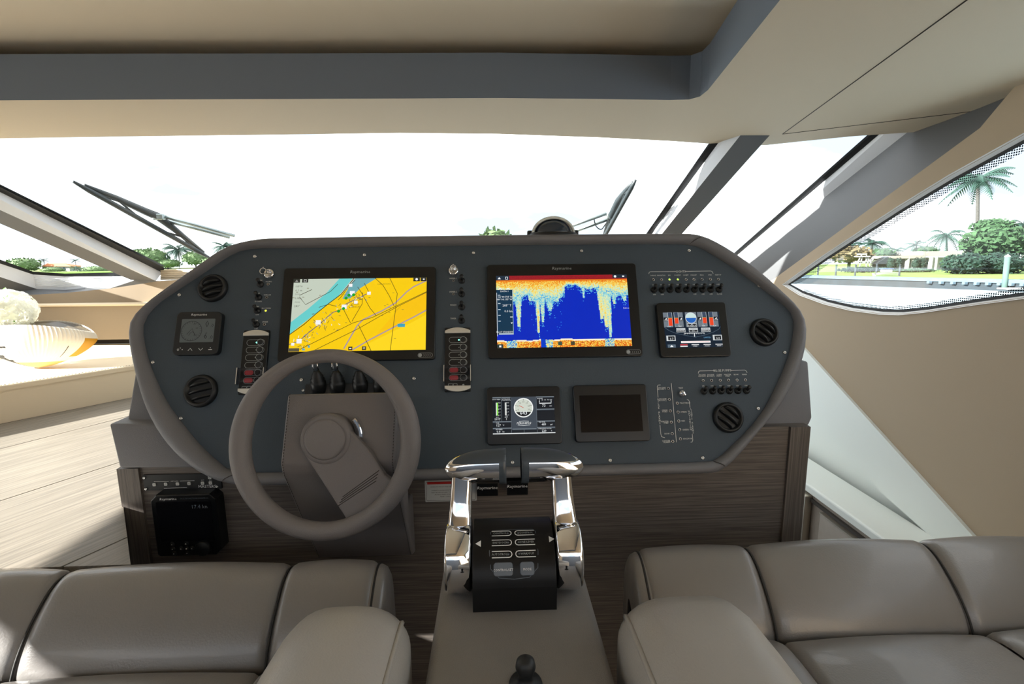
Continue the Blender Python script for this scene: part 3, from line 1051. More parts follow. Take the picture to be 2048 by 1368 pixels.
stroke([(1396.3, 747), (1397, 743.5), (1399, 742), (1429, 741.4)]); stroke([(1460.5, 741), (1489, 740.3), (1492, 742), (1494, 745.5)])
for (x, y), w_ in zip(((1336.2, 777), (1338, 799.3), (1340, 821.9), (1342, 844.4), (1343.9, 867.5), (1345.2, 882.9)),
                      (('ENGINE', 'ROOM 1'), ('ENGINE', 'ROOM 2'), ('CREW', 'PORT'), ('MASTER', 'STBD'), ('BOW',), ('LADDER', 'ALARM'))):
    lamp(x, y)
    for j, s_ in enumerate(w_): word(s_, x - 5, y - 1.3 * (len(w_) - 1) + 2.9 * j, 3.0, align='RIGHT')
for (x, y), w_ in zip(((1354, 806.3), (1355.6, 824.2), (1357.2, 842), (1358.9, 859.7), (1360.3, 877.7)), ('MASTHEAD', 'STERN', 'RED', 'GREEN', 'ANCHOR')):
    lamp(x, y); word(w_, x + 5.4, y, 3.0, align='LEFT')
word('TEST', 1361.5, 776.3, 3.2)
stroke([(1342.4, 766.3), (1352.6, 884.5)])
stroke([(1321, 770), (1316, 770.3), (1314.2, 773), (1315.8, 795)]); stroke([(1319.7, 850), (1321.5, 868), (1323, 873.5), (1329.6, 875.4)])
stroke([(1373.5, 799.2), (1377, 800), (1378.6, 804), (1379.7, 815)]); stroke([(1384.2, 868), (1385.4, 880), (1384, 884), (1381, 884.5)])
for k, ch in enumerate('BILGE ALARMS'):
    if ch != ' ': word(ch, 1316 + 0.32 * k, 799 + 4.3 * k, 3.8)
for k, ch in enumerate('NAVIGATION'):
    word(ch, 1377.7 + 0.4 * k, 823 + 4.0 * k, 3.6)
for k, ch in enumerate('LIGHTS ALARMS'):
    if ch != ' ': word(ch, 1381.8 + 0.36 * k, 818 + 3.95 * k, 3.6)
sw = [(521.5, 569), (517.4, 595.2), (515, 621.6), (512.8, 649.2)]
lm = [(536.8, 568.6), (534, 595.2), (532, 621.8), (529.4, 649)]
for k in range(4):
    toggle(*sw[k]); lamp(*lm[k], 'lamp_yellow' if k == 2 else None)
    word(('HORN', 'WINCH', 'BLOWERS', 'SPARE')[k], lm[k][0] + 1, lm[k][1] - 5, 3.0)
    word(('ON', 'UP', 'ON', 'ON')[k], sw[k][0], sw[k][1] - 8, 3.0)
    if k: word(('', 'DOWN', 'OFF', 'OFF')[k], sw[k][0] - .5, sw[k][1] + 8, 3.0)
for k, y in enumerate((561.4, 588.2, 614.5, 641.5)):
    toggle(923.6, y)
    word(('WIPER 1', 'WIPER 2', 'WASH', 'TIMER')[k], 906.5, y - 4.2, 3.2)
    word(('ON', 'ON', 'OFF', 'ON')[k], 923.3, y - 7.6, 3.0)
    if k < 2: lamp(906.7, y + 0.4, None, 0.003)
LT.build('lettering', 'print_white', dash)['kind'] = 'stuff'
# chrome test selector
a, b = dl(1363.6, 787)
mb = MB(dframe(a, b)); mb.lathe([(0.009, 0), (0.009, 0.003), (0.0065, 0.008), (0, 0.009)], 16); mb.box((0, 0, 0.011), (0.004, 0.015, 0.006), 0.001, rot=Matrix.Rotation(0.7, 3, 'Z'))
mb.build('test_knob', 'chrome', dash)

# ignition keys
def key(x, y, rx, ry, label):
    a, b = dl(x, y)
    t = thing('ignition_switch', label, 'switch', dframe(a, b), 'chrome ignition locks on the dash')
    m_ = MB(dframe(a, b)); m_.lathe([(0.0135, 0), (0.0135, 0.004), (0.0105, 0.007), (0.008, 0.007), (0.0075, 0.004), (0, 0.004)], 24); m_.build('lock_barrel', 'chrome', t)
    m_ = MB(dframe(a, b)); m_.box((0, 0, 0.012), (0.002, 0.009, 0.018), 0.0005); m_.build('key_blade', 'steel', t)
    a2, b2 = dl(rx, ry, 0.02)
    m_ = MB(dframe(a2, b2, 0.02)); m_.tube([(0.0078 * math.cos(q * PI / 8), 0.0078 * math.sin(q * PI / 8), 0) for q in range(16)], 0.0012, 6, closed=True)
    m_.tube([(0, 0.0078, 0), (0, 0.011, 0)], 0.0015, 6); m_.build('key_ring', 'steel', t)
key(539, 548, 526, 542, 'chrome ignition lock with key ring left of the chart display')
key(907, 542, 906.5, 536, 'chrome ignition lock with key ring between the two large displays')

# round air vents
def vent(x, y, r, label, rot):
    a, b = dl(x, y)
    t = thing('air_vent', label, 'vent', dframe(a, b), 'round black dash vents')
    F = dframe(a, b)
    m_ = MB(F); m_.lathe([(r, 0), (r, 0.004), (r * 0.95, 0.009), (r * 0.86, 0.012), (r * 0.78, 0.011), (r * 0.76, 0.002), (r * .7, .002)], 36); m_.build('ring', 'vent_black', t)
    m_ = MB(F); m_.lathe([(r * 0.77, 0.001), (0, 0.001)], 30); m_.build('throat', 'rubber', t)
    F2 = F @ Matrix.Rotation(rot, 4, 'Z')
    for k in (-1, 0, 1):
        hw = math.sqrt(max(0.05, 0.72 ** 2 - (0.42 * k) ** 2)) * r
        pts = [(-hw + 2 * hw * i / 10, 0.42 * k * r, 0.006 + 0.013 * (1 - ((i - 5) / 5) ** 2)) for i in range(11)]
        m_ = MB(F2)
        m_.grid([[(p[0], p[1] - 0.0022, 0.002) for p in pts], [(p[0], p[1] - 0.0018, p[2]) for p in pts], [(p[0], p[1] + 0.0018, p[2]) for p in pts], [(p[0], p[1] + 0.0022, 0.002) for p in pts]])
        m_.build('vane', 'vent_black', t)
vent(427, 577, 0.0365, 'round black air vent above the wind instrument', 0.3)
vent(403, 782, 0.040, 'round black air vent below the wind instrument', 0.25)
vent(1527, 665, 0.037, 'round black air vent right of the trim display', -0.75)
vent(1455, 835, 0.038, 'round black air vent below the bilge pump switches', -0.75)

# ------------------------------------------------------------------ displays
class Scr:
    """flat picture of a lit screen: x, y in 0..1 from the top left"""
    def __init__(s, F, w_, h_, z):
        s.mb = MB(F); s.w, s.h, s.z, s.k = w_, h_, z, 0
    def p(s, x, y): return ((x - 0.5) * s.w, (0.5 - y) * s.h)
    def lay(s): s.k += 1; return s.z + s.k * 1.5e-5
    def poly(s, pts, c): s.mb.poly([s.p(*q) for q in pts], s.lay(), c); return s
    def rect(s, x0, y0, x1, y1, c): return s.poly([(x0, y0), (x0, y1), (x1, y1), (x1, y0)], c)
    def line(s, pts, wd, c, closed=False): s.mb.ribbon([s.p(*q) for q in pts], wd * s.h, s.lay(), c, closed); return s
    def disc(s, x, y, r, c, a0=0, a1=None, n=28):
        a, b = s.p(x, y)
        pts = circ(r * s.h, n, a, b, a0, a1)
        s.mb.poly(pts, s.lay(), c); return s
    def ring(s, x, y, r, wd, c, n=32): 
        a, b = s.p(x, y); s.mb.ribbon(circ(r * s.h, n, a, b), wd * s.h, s.lay(), c, True); return s
    def text(s, t, x, y, sz, c, align='CENTER', wide=1.0, slant=0.0):
        a, b = s.p(x, y); s.mb.text(t, a, b, sz * s.h * 1.35, s.lay(), align, c, wide=wide, slant=slant); return s
    def frame(s, x0, y0, x1, y1, wd, c): return s.line([(x0, y0), (x1, y0), (x1, y1), (x0, y1)], wd, c, True)
def display(name, label, bez, scr, th=0.011, rad=0.008, group=None, soft='bezel'):
    a, b, w_, h_ = drect(bez, th * 0.6)
    t = thing(name, label, 'display', dframe(a, b), group)
    F = dframe(a, b)
    m_ = MB(F); m_.prism(rrect(w_, h_, rad), 0.0, th, 0.002); m_.build('housing', soft, t)
    a2, b2, w2, h2 = drect(scr, th)
    S = Scr(dframe(a2, b2), w2, h2, th + 0.0002)
    return t, S, F, w_, h_, th

# chart plotter
t, S, F, w_, h_, th = display('chart_display', 'large display showing a yellow coastal chart behind the steering wheel', [(569, 538), (870, 534), (872.5, 720), (556, 724)],
                              [(588, 558), (853.7, 555.8), (851, 699.5), (577, 704)], group='large multifunction displays on the dash')
Yc, Gc, Cc, Bk = (250, 205, 10), (196, 206, 190), (104, 206, 204), (60, 50, 20)
S.rect(0, 0, 1, 1, Yc)
S.poly([(0, 0), (0, 0.62), (0.12, 0.5), (0.3, 0.3), (0.5, 0), ], Gc)
S.poly([(0.0, 0.60), (0, 0.76), (0.17, 0.5), (0.33, 0.27), (0.44, 0.0), (0.34, 0.0), (0.25, 0.2), (0.12, 0.42)], Cc)
S.poly([(0.42, 0.1), (0.46, 0.0), (0.62, 0.0), (0.5, 0.14), (0.43, 0.28), (0.37, 0.29)], (110, 170, 178))
S.poly([(0.76, 0.47), (0.83, 0.36), (0.9, 0.56), (0.86, 0.58)], (236, 186, 8))
S.poly([(0.6, 0.86), (1, 0.46), (1, 0.2), (0.82, 0.38)], (250, 196, 12))
S.poly([(0.58, 0.9), (0.9, 0.62), (1.0, 0.52), (1, 1), (0.6, 1)], (255, 216, 30))
S.line([(0, 0.765), (0.1, 0.63), (0.18, 0.49), (0.27, 0.35), (0.36, 0.22), (0.45, 0.0)], 0.010, Bk)
S.line([(0.40, 0.97), (0.49, 0.66), (0.53, 0.58), (0.67, 0.46), (0.77, 0.35), (0.85, 0.2), (0.9, 0.13), (1, 0.04)], 0.017, (170, 150, 160))
S.line([(0.46, 0.99), (0.58, 0.86), (0.79, 0.66), (0.9, 0.56), (1, 0.46)], 0.017, (170, 150, 160))
for L_ in ([(0.08, 0.97), (0.46, 0.62), (0.6, 0.55), (1, 0.2)], [(0.19, 0.98), (0.5, 0.7), (0.67, 0.52), (0.8, 0.39), (1, 0.21)],
           [(0.61, 0), (0.67, 0.1), (0.72, 0.25), (0.76, 0.4)], [(0.72, 0), (0.78, 0.22), (0.77, 0.45), (0.74, 1)], [(0.53, 0.07), (0.57, 0.21)],
           [(0.48, 0.12), (0.51, 0.2), (0.58, 0.42), (0.63, 0.53)], [(0.38, 0.42), (0.44, 0.62)], [(0.5, 0.65), (0.6, 1)],
           [(0.34, 0.3), (0.36, 0.26), (0.41, 0.12), (0.46, 0.02)], [(0.52, 0.2), (0.52, 0.36), (0.45, 0.6)], [(0.2, 0.4), (0.27, 0.36), (0.33, 0.39)],
           [(0.05, 0.25), (0.1, 0.36), (0.28, 0.18), (0.33, 0.08)], [(0.05, 0.23), (0.14, 0.15)]):
    S.line(L_, 0.007, Bk)
river = [(0.0, 0.9), (0.07, 0.86), (0.14, 0.74), (0.22, 0.62), (0.27, 0.53), (0.31, 0.47), (0.36, 0.44), (0.4, 0.36), (0.43, 0.33), (0.5, 0.27), (0.55, 0.22)]
S.line(river, 0.012, (120, 110, 110))
rng = random.Random(3)
for (x, y, k) in ((0.08, 0.86, 26), (0.2, 0.62, 20), (0.27, 0.52, 10), (0.14, 0.75, 10), (0.38, 0.38, 12), (0.5, 0.26, 14), (0.44, 0.31, 10), (0.3, 0.64, 10)):
    for _ in range(k):
        dx, dy = rng.uniform(-.05, .06), rng.uniform(-.05, .08)
        S.line([(x + dx, y + dy), (x + dx + rng.uniform(-.02, .02), y + dy + rng.uniform(-.04, .04))], 0.006, rng.choice([(90, 80, 60), (240, 240, 235), (120, 150, 170), (70, 60, 40)]))
for (x, y, sz) in ((0.075, 0.86, 0.05), (0.205, 0.61, 0.05), (0.39, 0.40, 0.05), (0.445, 0.21, 0.05), (0.43, 0.1, 0.035), (0.57, 0.215, 0.035), (0.475, 0.34, 0.035), (0.03, 0.9, 0.03)):
    S.rect(x - sz * 0.4, y - sz * .6, x + sz * 0.35, y + sz * 0.6, (244, 244, 246))
for (x, y) in ((0.385, 0.425), (0.42, 0.24), (0.455, 0.235), (0.35, 0.46), (0.4, 0.28)):
    S.disc(x, y, 0.022, (20, 160, 40), n=8)
S.rect(0.79, 0.645, 0.845, 0.69, (60, 160, 190))
S.rect(0.14, 0.92, 0.155, 0.95, (80, 170, 200)); S.rect(0.1, 0.96, 0.12, 0.985, (80, 170, 200))
for _ in range(22):
    S.line([(x_ := rng.uniform(0.0, 0.95), y_ := rng.uniform(0.1, 0.9)), (x_ + 0.015, y_)], 0.006, (110, 100, 60))
for (x0, x1) in ((0, 0.05), (0.065, 0.11), (0.90, 0.95), (0.955, 1)):
    S.rect(x0, 0, x1, 0.055, (44, 46, 40))
S.poly([(0.012, 0.045), (0.025, 0.014), (0.038, 0.045)], (150, 150, 145)); S.frame(0.08, 0.012, 0.096, 0.045, 0.008, (225, 225, 220))
S.disc(0.925, 0.027, 0.018, (240, 240, 240), n=8); S.rect(0.973, 0.018, 0.985, 0.036, (240, 240, 240))
S.rect(0.435, 0.945, 0.465, 0.995, (60, 52, 30)); S.rect(0.535, 0.945, 0.565, 0.995, (60, 52, 30)); S.text('+', 0.55, 0.97, 0.05, (245, 245, 240)); S.line([(0.442, .97), (.458, .97)], .012, (245, 245, 240))
S.rect(0, 0.955, 0.08, 1, (90, 84, 60))
for k, s_ in enumerate(('DEPTH', '6.1 m', 'SOG', '0.0kn', 'COG', '283°')):
    S.text(s_, 0.02, 0.11 + k * 0.055, 0.022 if k % 2 == 0 else 0.03, (90, 90, 84), 'LEFT')
S.text('LAKE WORTH', 0.68, 0.09, 0.02, (110, 90, 30)); S.text('PALM', 0.475, 0.37, 0.025, (110, 80, 30)); S.text('BEACH', 0.475, 0.405, 0.025, (110, 80, 30))
S.mb.build('screen', 'screen', t)
def marks(t, F, w_, h_, th, size=0.011, sub=True):
    m_ = MB(F); m_.text('Raymarine', 0, h_ / 2 - 0.0125, size, th + 0.0004, slant=0.18, wide=1.1)
    m_.build('logo', 'print_grey', t)
    if sub:
        m_ = MB(F); x = w_ / 2 - 0.024; y = -h_ / 2 + 0.011
        m_.ribbon(rrect(0.036, 0.011, 0.0053, 4, x, y), 0.0007, th + 0.0004, closed=True)
        m_.poly(circ(0.0045, 12, x - 0.0125, y), th + 0.0004)
        for k in range(4): m_.ribbon([(x - 0.004 + k * 0.005, y + 0.003), (x - 0.002 + k * 0.005, y), (x - 0.004 + k * 0.005, y - 0.003)], 0.0007, th + 0.0004)
        m_.build('power_slider', 'print_grey', t)
marks(t, F, w_, h_, th)

# fish finder
t, S, F, w_, h_, th = display('sonar_display', 'large display showing a blue and orange sonar picture in the middle of the dash', [(975, 530), (1272, 528), (1284, 714), (975, 716.5)],
                              [(992.7, 552), (1253.6, 548.8), (1263.5, 691.4), (993.8, 696.8)], group='large multifunction displays on the dash')
S.rect(0, 0, 1, 1, (0, 40, 190))
NX, NY = 170, 96
rng = random.Random(11)
def vn(x, seed, sc):
    x = x * sc; i = math.floor(x); f = x - i
    r_ = lambda k: random.Random(k * 7919 + seed).random()
    f = f * f * (3 - 2 * f)
    return r_(i) * (1 - f) + r_(i + 1) * f
spikes = [(0.165, 0.025, 0.72, 0.6), (0.31, 0.018, 0.80, 0.9), (0.345, 0.02, 0.66, 0.4), (0.40, 0.03, 0.5, .3), (0.255, 0.02, 0.36, .4), (0.45, 0.02, 0.38, 0.3), (0.79, 0.03, 0.62, 0.9), (0.82, 0.028, 0.74, .8),
          (0.845, 0.024, 0.88, 0.6), (0.89, 0.02, 0.42, .4), (0.66, .012, .32, .3), (0.97, 0.02, .38, .4)]
pal = [(0, 40, 190), (20, 110, 215), (110, 200, 225), (215, 235, 200), (250, 225, 110), (245, 170, 40), (225, 90, 20), (160, 20, 24)]
def pc(v):
    v = max(0, min(0.999, v)) * (len(pal) - 1)
    i = int(v); f = v - i
    return tuple(pal[i][k] * (1 - f) + pal[i + 1][k] * f for k in range(3))
cols, rows = [], []
depth = []
for i in range(NX):
    x = (i + 0.5) / NX
    d = 0.20 + 0.10 * vn(x, 1, 14) + 0.07 * vn(x, 2, 45)
    if 0.1 < x < 0.5: d += 0.06
    if 0.52 < x < 0.78: d -= 0.09
    hot = 0.0
    dd = d
    for (c, wd, dep, ht) in spikes:
        g = max(0, 1 - abs(x - c) / wd)
        if g > 0:
            dd = max(dd, d + (dep - d) * min(1, g * 1.6))
            hot = max(hot, ht * g)
    depth.append((d, dd, hot))
zz_ = S.lay()
for j in range(NY):
    for i in range(NX):
        x, y = (i + 0.5) / NX, (j + 0.5) / NY
        d, dd, hot = depth[i]
        c = None
        r_ = rng.random()
        if y < 0.085:
            c = (140 + 24 * r_, 26, 36) if y < 0.066 else pc(0.8)
        elif y < dd:
            q = (y - 0.085) / max(0.02, d - 0.085)
            if y < d: v = 0.72 - 0.42 * q + 0.28 * (r_ - 0.5)
            else:
                q2 = (y - d) / max(0.02, dd - d)
                v = 0.30 + 0.35 * hot * (1 - abs(q2 - 0.6)) + 0.22 * (r_ - 0.5)
            c = pc(v)
        elif y < dd + 0.06 and r_ < 0.25: c = pc(0.25)
        elif r_ < 0.012 and 0.25 < x < 0.5 and y < 0.8: c = pc(0.2)
        floor_ = 0.885 + 0.02 * vn(x, 5, 12)
        if y > floor_:
            if 0.325 < x < 0.36: c = (0, 60, 200)
            elif 0.07 < x < 0.15 or 0.36 < x < 0.41 or 0.8 < x < 0.87: c = pc(0.1 + 0.5 * r_)
            else: c = pc(0.55 + 0.38 * r_) if y > floor_ + 0.02 else (250, 240, 215)
        if c:
            a0, b0_ = S.p(i / NX, j / NY); a1, b1_ = S.p((i + 1) / NX, (j + 1) / NY)
            S.mb.add([(a0, b0_, zz_), (a0, b1_, zz_), (a1, b1_, zz_), (a1, b0_, zz_)], [(0, 1, 2, 3)], col=c)
S.rect(0.0, 0.2, 0.125, 0.82, (12, 52, 78)); S.rect(0.0, 0.0, 0.1, 0.065, (30, 46, 62)); S.rect(0.89, 0.0, 1, 0.05, (30, 44, 58))
S.line([(0.003, 0.2), (0.003, 0.84)], 0.006, (230, 235, 240)); S.line([(0.122, 0.2), (0.122, 0.82)], 0.005, (180, 220, 235))
Wt = (240, 244, 246)
S.text('DATA 1', 0.062, 0.225, 0.024, Wt); S.text('×', 0.115, 0.225, 0.03, Wt)
S.text("26°49.733' N", 0.12, 0.30, 0.026, Wt, 'RIGHT'); S.text("080°04.193' W", 0.12, 0.335, 0.026, Wt, 'RIGHT')
S.text('283° T', 0.112, 0.42, 0.032, Wt, 'RIGHT'); S.text('0.0 kn', 0.118, 0.50, 0.032, Wt, 'RIGHT')
for k, y in enumerate((0.27, 0.385, 0.47, 0.55, 0.63)): S.rect(0.012, y, 0.03, y + 0.01, (200, 215, 225))
S.rect(0.1, 0.575, 0.12, 0.585, Wt); S.poly([(0.103, .655), (.119, .655), (.111, .675)], Wt)
S.text('PILOT STANDBY', 0.118, 0.785, 0.022, Wt, 'RIGHT'); S.rect(0.015, 0.8, 0.12, 0.82, (180, 196, 204))
S.poly([(0.012, 0.048), (0.024, 0.018), (0.036, 0.048)], Wt); S.frame(0.072, 0.018, 0.088, 0.05, 0.008, Wt)
S.disc(0.91, 0.027, 0.018, Wt, n=8); S.rect(0.965, 0.016, 0.98, 0.036, Wt)
for x in (0.03, 0.09): S.ring(x, 0.2, 0.02, 0.012, Wt, 12)
S.rect(0.0, 0.2, 0.12, 0.24, (12, 52, 78)); S.text('DATA 1', 0.062, 0.222, 0.024, Wt)
S.text('5.0', 0.968, 0.48, 0.028, Wt); S.rect(0.985, 0.477, 1, 0.483, Wt)
S.rect(0.45, 0.925, 0.48, 0.975, (60, 84, 70)); S.rect(0.545, 0.925, 0.575, 0.975, (70, 70, 50)); S.rect(0, 0.95, 0.045, 1, (40, 60, 60)); S.rect(0.015, 0.965, 0.03, 0.99, Wt)
S.mb.build('screen', 'screen', t)
marks(t, F, w_, h_, th)

# trim display
t, S, F, w_, h_, th = display('trim_display', 'square black display with red flap bars on the right of the dash', [(1312.6, 607), (1450, 605.4), (1460.6, 712.5), (1319.6, 715.7)],
                              [(1327.5, 624.7), (1437.5, 624.2), (1445.5, 694), (1330, 696)], th=0.014)
S.rect(0, 0, 1, 1, (8, 28, 46))
Gy, Rd = (112, 122, 132), (236, 70, 34)
for k, (x, flip) in enumerate(((0.0, 0), (0.19, 1), (0.61, 0), (0.81, 1))):
    S.rect(x, 0, x + 0.16, 0.42, Gy)
    rx = x + (0.005 if flip else 0.085)
    S.rect(rx, 0.0, rx + 0.07, 0.16, (56, 72, 96)); S.rect(rx, 0.155, rx + 0.07, 0.165, (210, 190, 60)); S.rect(rx, 0.165, rx + 0.07, 0.38 if k in (0, 3) else 0.32, Rd)
    S.frame(rx, 0.0, rx + 0.072, 0.4, 0.008, (200, 210, 214))
    bx = x + (0.085 if flip else 0.005)
    S.rect(bx, 0.14, bx + 0.07, 0.25, (16, 18, 22)); S.text('-100' if k in (0, 3) else '-75', bx + 0.035, 0.225, 0.05, Wt); S.poly([(bx + .02, .2), (bx + .055, .15), (bx + .055, .2)], Wt)
    S.text('FLAP' if k in (0, 3) else 'TRIM', x + 0.09, 0.4, 0.032, Wt)
S.rect(0.39, 0, 0.59, 0.42, Gy)
S.disc(0.49, 0.165, 0.15, (206, 228, 224)); S.disc(0.49, 0.165, 0.15, (30, 100, 190), PI, 2 * PI); S.ring(0.49, 0.165, 0.15, 0.012, (225, 232, 236))
for x in (0.41, 0.5): S.rect(x, 0.325, x + 0.08, 0.42, (220, 226, 228)); S.rect(x + .006, 0.335, x + 0.074, 0.41, (20, 24, 30)); S.text('0.0', x + .04, .385, .05, Wt)
for x, s_, v in ((0.21, 'ENGINE ROOM', 'NORMAL'), (0.43, 'STEERING', '0.0'), (0.65, 'SEA MODE', 'MANUAL')):
    S.rect(x, 0.45, x + 0.16, 0.57, (196, 202, 206)); S.rect(x + 0.008, 0.51, x + 0.152, 0.56, (24, 28, 34)); S.text(s_, x + .08, .48, .03, (40, 44, 50)); S.text(v, x + .08, .535, .04, Wt)
S.line([(0.0, 0.42), (0.08, 0.52), (0.2, 0.6), (0.36, 0.66), (0.53, 0.715), (0.7, 0.66), (0.86, 0.58), (0.96, 0.5), (1.0, 0.42)], 0.008, (90, 110, 126))
S.line([(0.34, 0.64), (0.34, 0.6), (0.7, 0.6), (0.7, 0.63)], 0.012, Wt); S.line([(0.52, 0.6), (0.52, 0.7)], 0.02, Wt)
for k in range(9): S.line([(0.36 + k * .04, .6), (.36 + k * .04, .63)], .006, Wt)
for x, v in ((0.02, '0.7'), (0.84, '0.0')):
    S.rect(x, 0.66, x + 0.16, 0.81, (206, 212, 214)); S.rect(x + 0.03, 0.68, x + 0.145, 0.79, (24, 28, 34)); S.text(v, x + .09, .755, .062, Wt)
S.rect(0.27, 0.82, 0.79, 0.875, (240, 240, 240)); S.rect(0.29, .84, .77, .852, (230, 150, 150)); S.text('LIMITED', 0.74, .73, .04, (110, 170, 210))
S.rect(0.03, 0.91, 0.17, 0.995, (90, 106, 120)); S.poly([(0.07, .98), (.1, .92), (.13, .98)], Wt)
for x, c in ((0.25, (206, 60, 66)), (0.45, (210, 212, 214)), (0.66, (210, 212, 214)), (0.87, (210, 212, 214))):
    S.rect(x, 0.91, x + 0.13, 0.935, c); S.rect(x, 0.95, x + .13, .98, (230, 232, 232) if x < .3 else (60, 66, 72)); 
    if x > .3: S.text(('SPEED', 'MODE', 'RESET')[int((x - .4) / .2)], x + .065, .965, .032, Wt)
S.mb.build('screen', 'screen', t)

# engine display
t, S, F, w_, h_, th = display('engine_display', 'square black display with a round white rev counter above the throttle', [(975, 775), (1119, 773), (1124, 887.4), (974, 891)],
                              [(984.6, 795), (1107.7, 792), (1110.8, 866), (986, 869)], th=0.014)
S.rect(0, 0, 1, 1, (14, 20, 28)); S.rect(0.305, 0.0, 0.71, 0.86, (62, 70, 80))
for (x0, y0, x1) in ((0, 0, .14), (0.15, 0, .29), (0, .655, .3), (0, .83, .3), (0.71, 0, 1), (.71, .34, 1), (.71, .66, 1), (.71, .83, 1), (.31, .86, .7)):
    S.rect(x0, y0, x1, y0 + 0.02, (120, 130, 138)); S.rect(x0, y0 + .02, x1, y0 + .04, (60, 68, 76))
for x in (0.145, 0.3, 0.5, 0.71): S.line([(x, 0.86 if x == .5 else 0.0), (x, 0.97)] if x > .2 else [(x, 0), (x, .65)], 0.008, (110, 120, 128))
S.disc(0.5, 0.3, 0.265, (240, 242, 240), n=40); S.disc(0.5, 0.3, 0.235, (206, 212, 200), n=40); S.disc(0.5, 0.3, 0.235, (22, 24, 26), 1.165 * PI, 1.835 * PI)
S.text('643', 0.5, 0.445, 0.105, Wt)
for k in range(7):
    a = math.radians(200 - 220 * k / 6); 
    S.text(str(k * 5), 0.5 + 0.155 * math.cos(a) * S.h / S.w, 0.3 - 0.155 * math.sin(a), 0.048, (60, 60, 50))
    S.line([(0.5 + r_ * math.cos(a) * S.h / S.w, 0.3 - r_ * math.sin(a)) for r_ in (.2, .23)], .012, (50, 50, 44))
S.line([(0.5, 0.3), (0.43, 0.24)], 0.014, (206, 70, 40))
S.line([(0.42, 0.67), (0.5, 0.66), (0.58, 0.67)], 0.014, (210, 214, 216)); S.line([(0.4, 0.765), (0.5, 0.78), (0.6, 0.765)], 0.014, (210, 214, 216)); S.text('PERSHING', 0.5, 0.72, 0.058, (236, 238, 238), slant=0.25, wide=1.1)
S.rect(0.055, 0.15, 0.09, 0.5, (150, 230, 100)); S.rect(0.055, .15, .068, .5, (230, 236, 226)); S.rect(0.2, .15, .225, .5, (216, 218, 214))
for k in range(5):
    for x in (0.09, 0.225): S.rect(x, 0.15 + k * .085, x + .014, 0.16 + k * .085, Wt); S.text('%d' % (20 - 5 * k), x + .03, .157 + k * .083, .03, Wt)
S.text('BOOST PRESS', 0.065, 0.065, 0.026, Wt); S.text('ACTUAL FUEL', .22, .06, .026, Wt); S.text('CONSUMPTION', .22, .09, .026, Wt)
S.text('1097', 0.075, 0.6, 0.062, Wt); S.text('1', 0.22, 0.6, 0.062, Wt); S.text('rpm', .075, .54, .034, Wt); S.text('gal/h', .22, .54, .034, Wt)
S.text('127', 0.09, 0.765, 0.062, Wt); S.text('°F', .17, .765, .04, Wt); S.text('FUEL', .08, .705, .03, Wt); S.text('0.0', 0.09, 0.935, 0.062, Wt); S.text('kn', .17, .935, .04, Wt); S.text('GPS SPEED', .1, .875, .03, Wt)
S.text('RANGE', 0.77, 0.06, 0.034, Wt); S.line([(0.76, 0.12), (.76, .19), (.95, .19), (.95, .12)], 0.02, Wt); S.text('73', 0.83, 0.26, 0.075, Wt); S.text('nm', .94, .265, .04, Wt)
for k in range(5): S.text(str(25 * k), .765 + .045 * k, .1, .034, Wt)
S.text('TRIP FUEL', .79, .7, .03, Wt); S.text('489', .82, .765, .062, Wt); S.text('gal', .94, .765, .04, Wt); S.text('OPERATING HOURS', .83, .875, .03, Wt); S.text('220', .82, .935, .062, Wt); S.text('h', .94, .935, .04, Wt)
S.rect(0, 0.975, 1, 1.0, (225, 228, 228))
S.mb.build('screen', 'screen', t)

# switched off display
t, S, F, w_, h_, th = display('blank_display', 'square black display switched off right of the rev counter display', [(1145.4, 771.4), (1292, 768.4), (1299, 881), (1151.6, 886)],
                              [(1158.6, 791), (1281, 789), (1286, 862), (1162, 865.5)], th=0.014)
S.rect(0, 0, 1, 1, (20, 20, 26)); S.mb.build('screen', 'blank_glass', t)

# wind instrument
t, S, F, w_, h_, th = display('wind_instrument', 'small square instrument with a grey dial screen at the left of the dash', [(357, 626), (446, 624), (439, 709), (347, 711.6)],
                              [(364.4, 638), (432, 637.5), (425, 684), (358.6, 685)], th=0.016, rad=0.012, soft='bezel_soft')
mb = MB(S.mb.M); mb.prism(rrect(S.w, S.h, 0.002), th - 0.001, th + 0.0003); mb.build('lcd', 'lcd_grey', t)
I = Scr(S.mb.M, S.w, S.h, th + 0.0004)
I.ring(0.32, 0.52, 0.42, 0.02, None); I.text('0', 0.77, 0.24, 0.3, None, wide=.8); I.text('.0', 0.92, 0.3, 0.16, None); I.text('6', 0.76, 0.74, 0.3, None, wide=.8); I.text('.0', 0.92, 0.8, 0.18, None)
for k in range(24):
    a = k * PI / 12; I.line([(0.32 + r_ * math.cos(a) * I.h / I.w, 0.52 - r_ * math.sin(a)) for r_ in (.34, .41)], .012, None)
I.line([(0.2, 0.66), (0.34, 0.42), (0.44, 0.7)], 0.02, None); I.line([(0.26, 0.72), (0.3, 0.6), (0.36, 0.55), (0.42, 0.62), (.42, .74)], 0.015, None)
for k, s_ in enumerate(('30', '60', '120')): I.text(s_, (0.4, .48, .46)[k], (.22, .4, .7)[k], .08, None)
I.mb.build('dial_print', 'lcd_ink', t)
mb = MB(F); mb.text('Raymarine', 0, h_ / 2 - 0.0075, 0.008, th + 0.0004, slant=0.18, wide=1.15)
y = -h_ / 2 + 0.013
for x, d_ in ((-0.012, 1), (0.013, -1)): mb.ribbon([(x - 0.005, y - 0.0028 * d_), (x, y + 0.0028 * d_), (x + 0.005, y - 0.0028 * d_)], 0.0012, th + 0.0004)
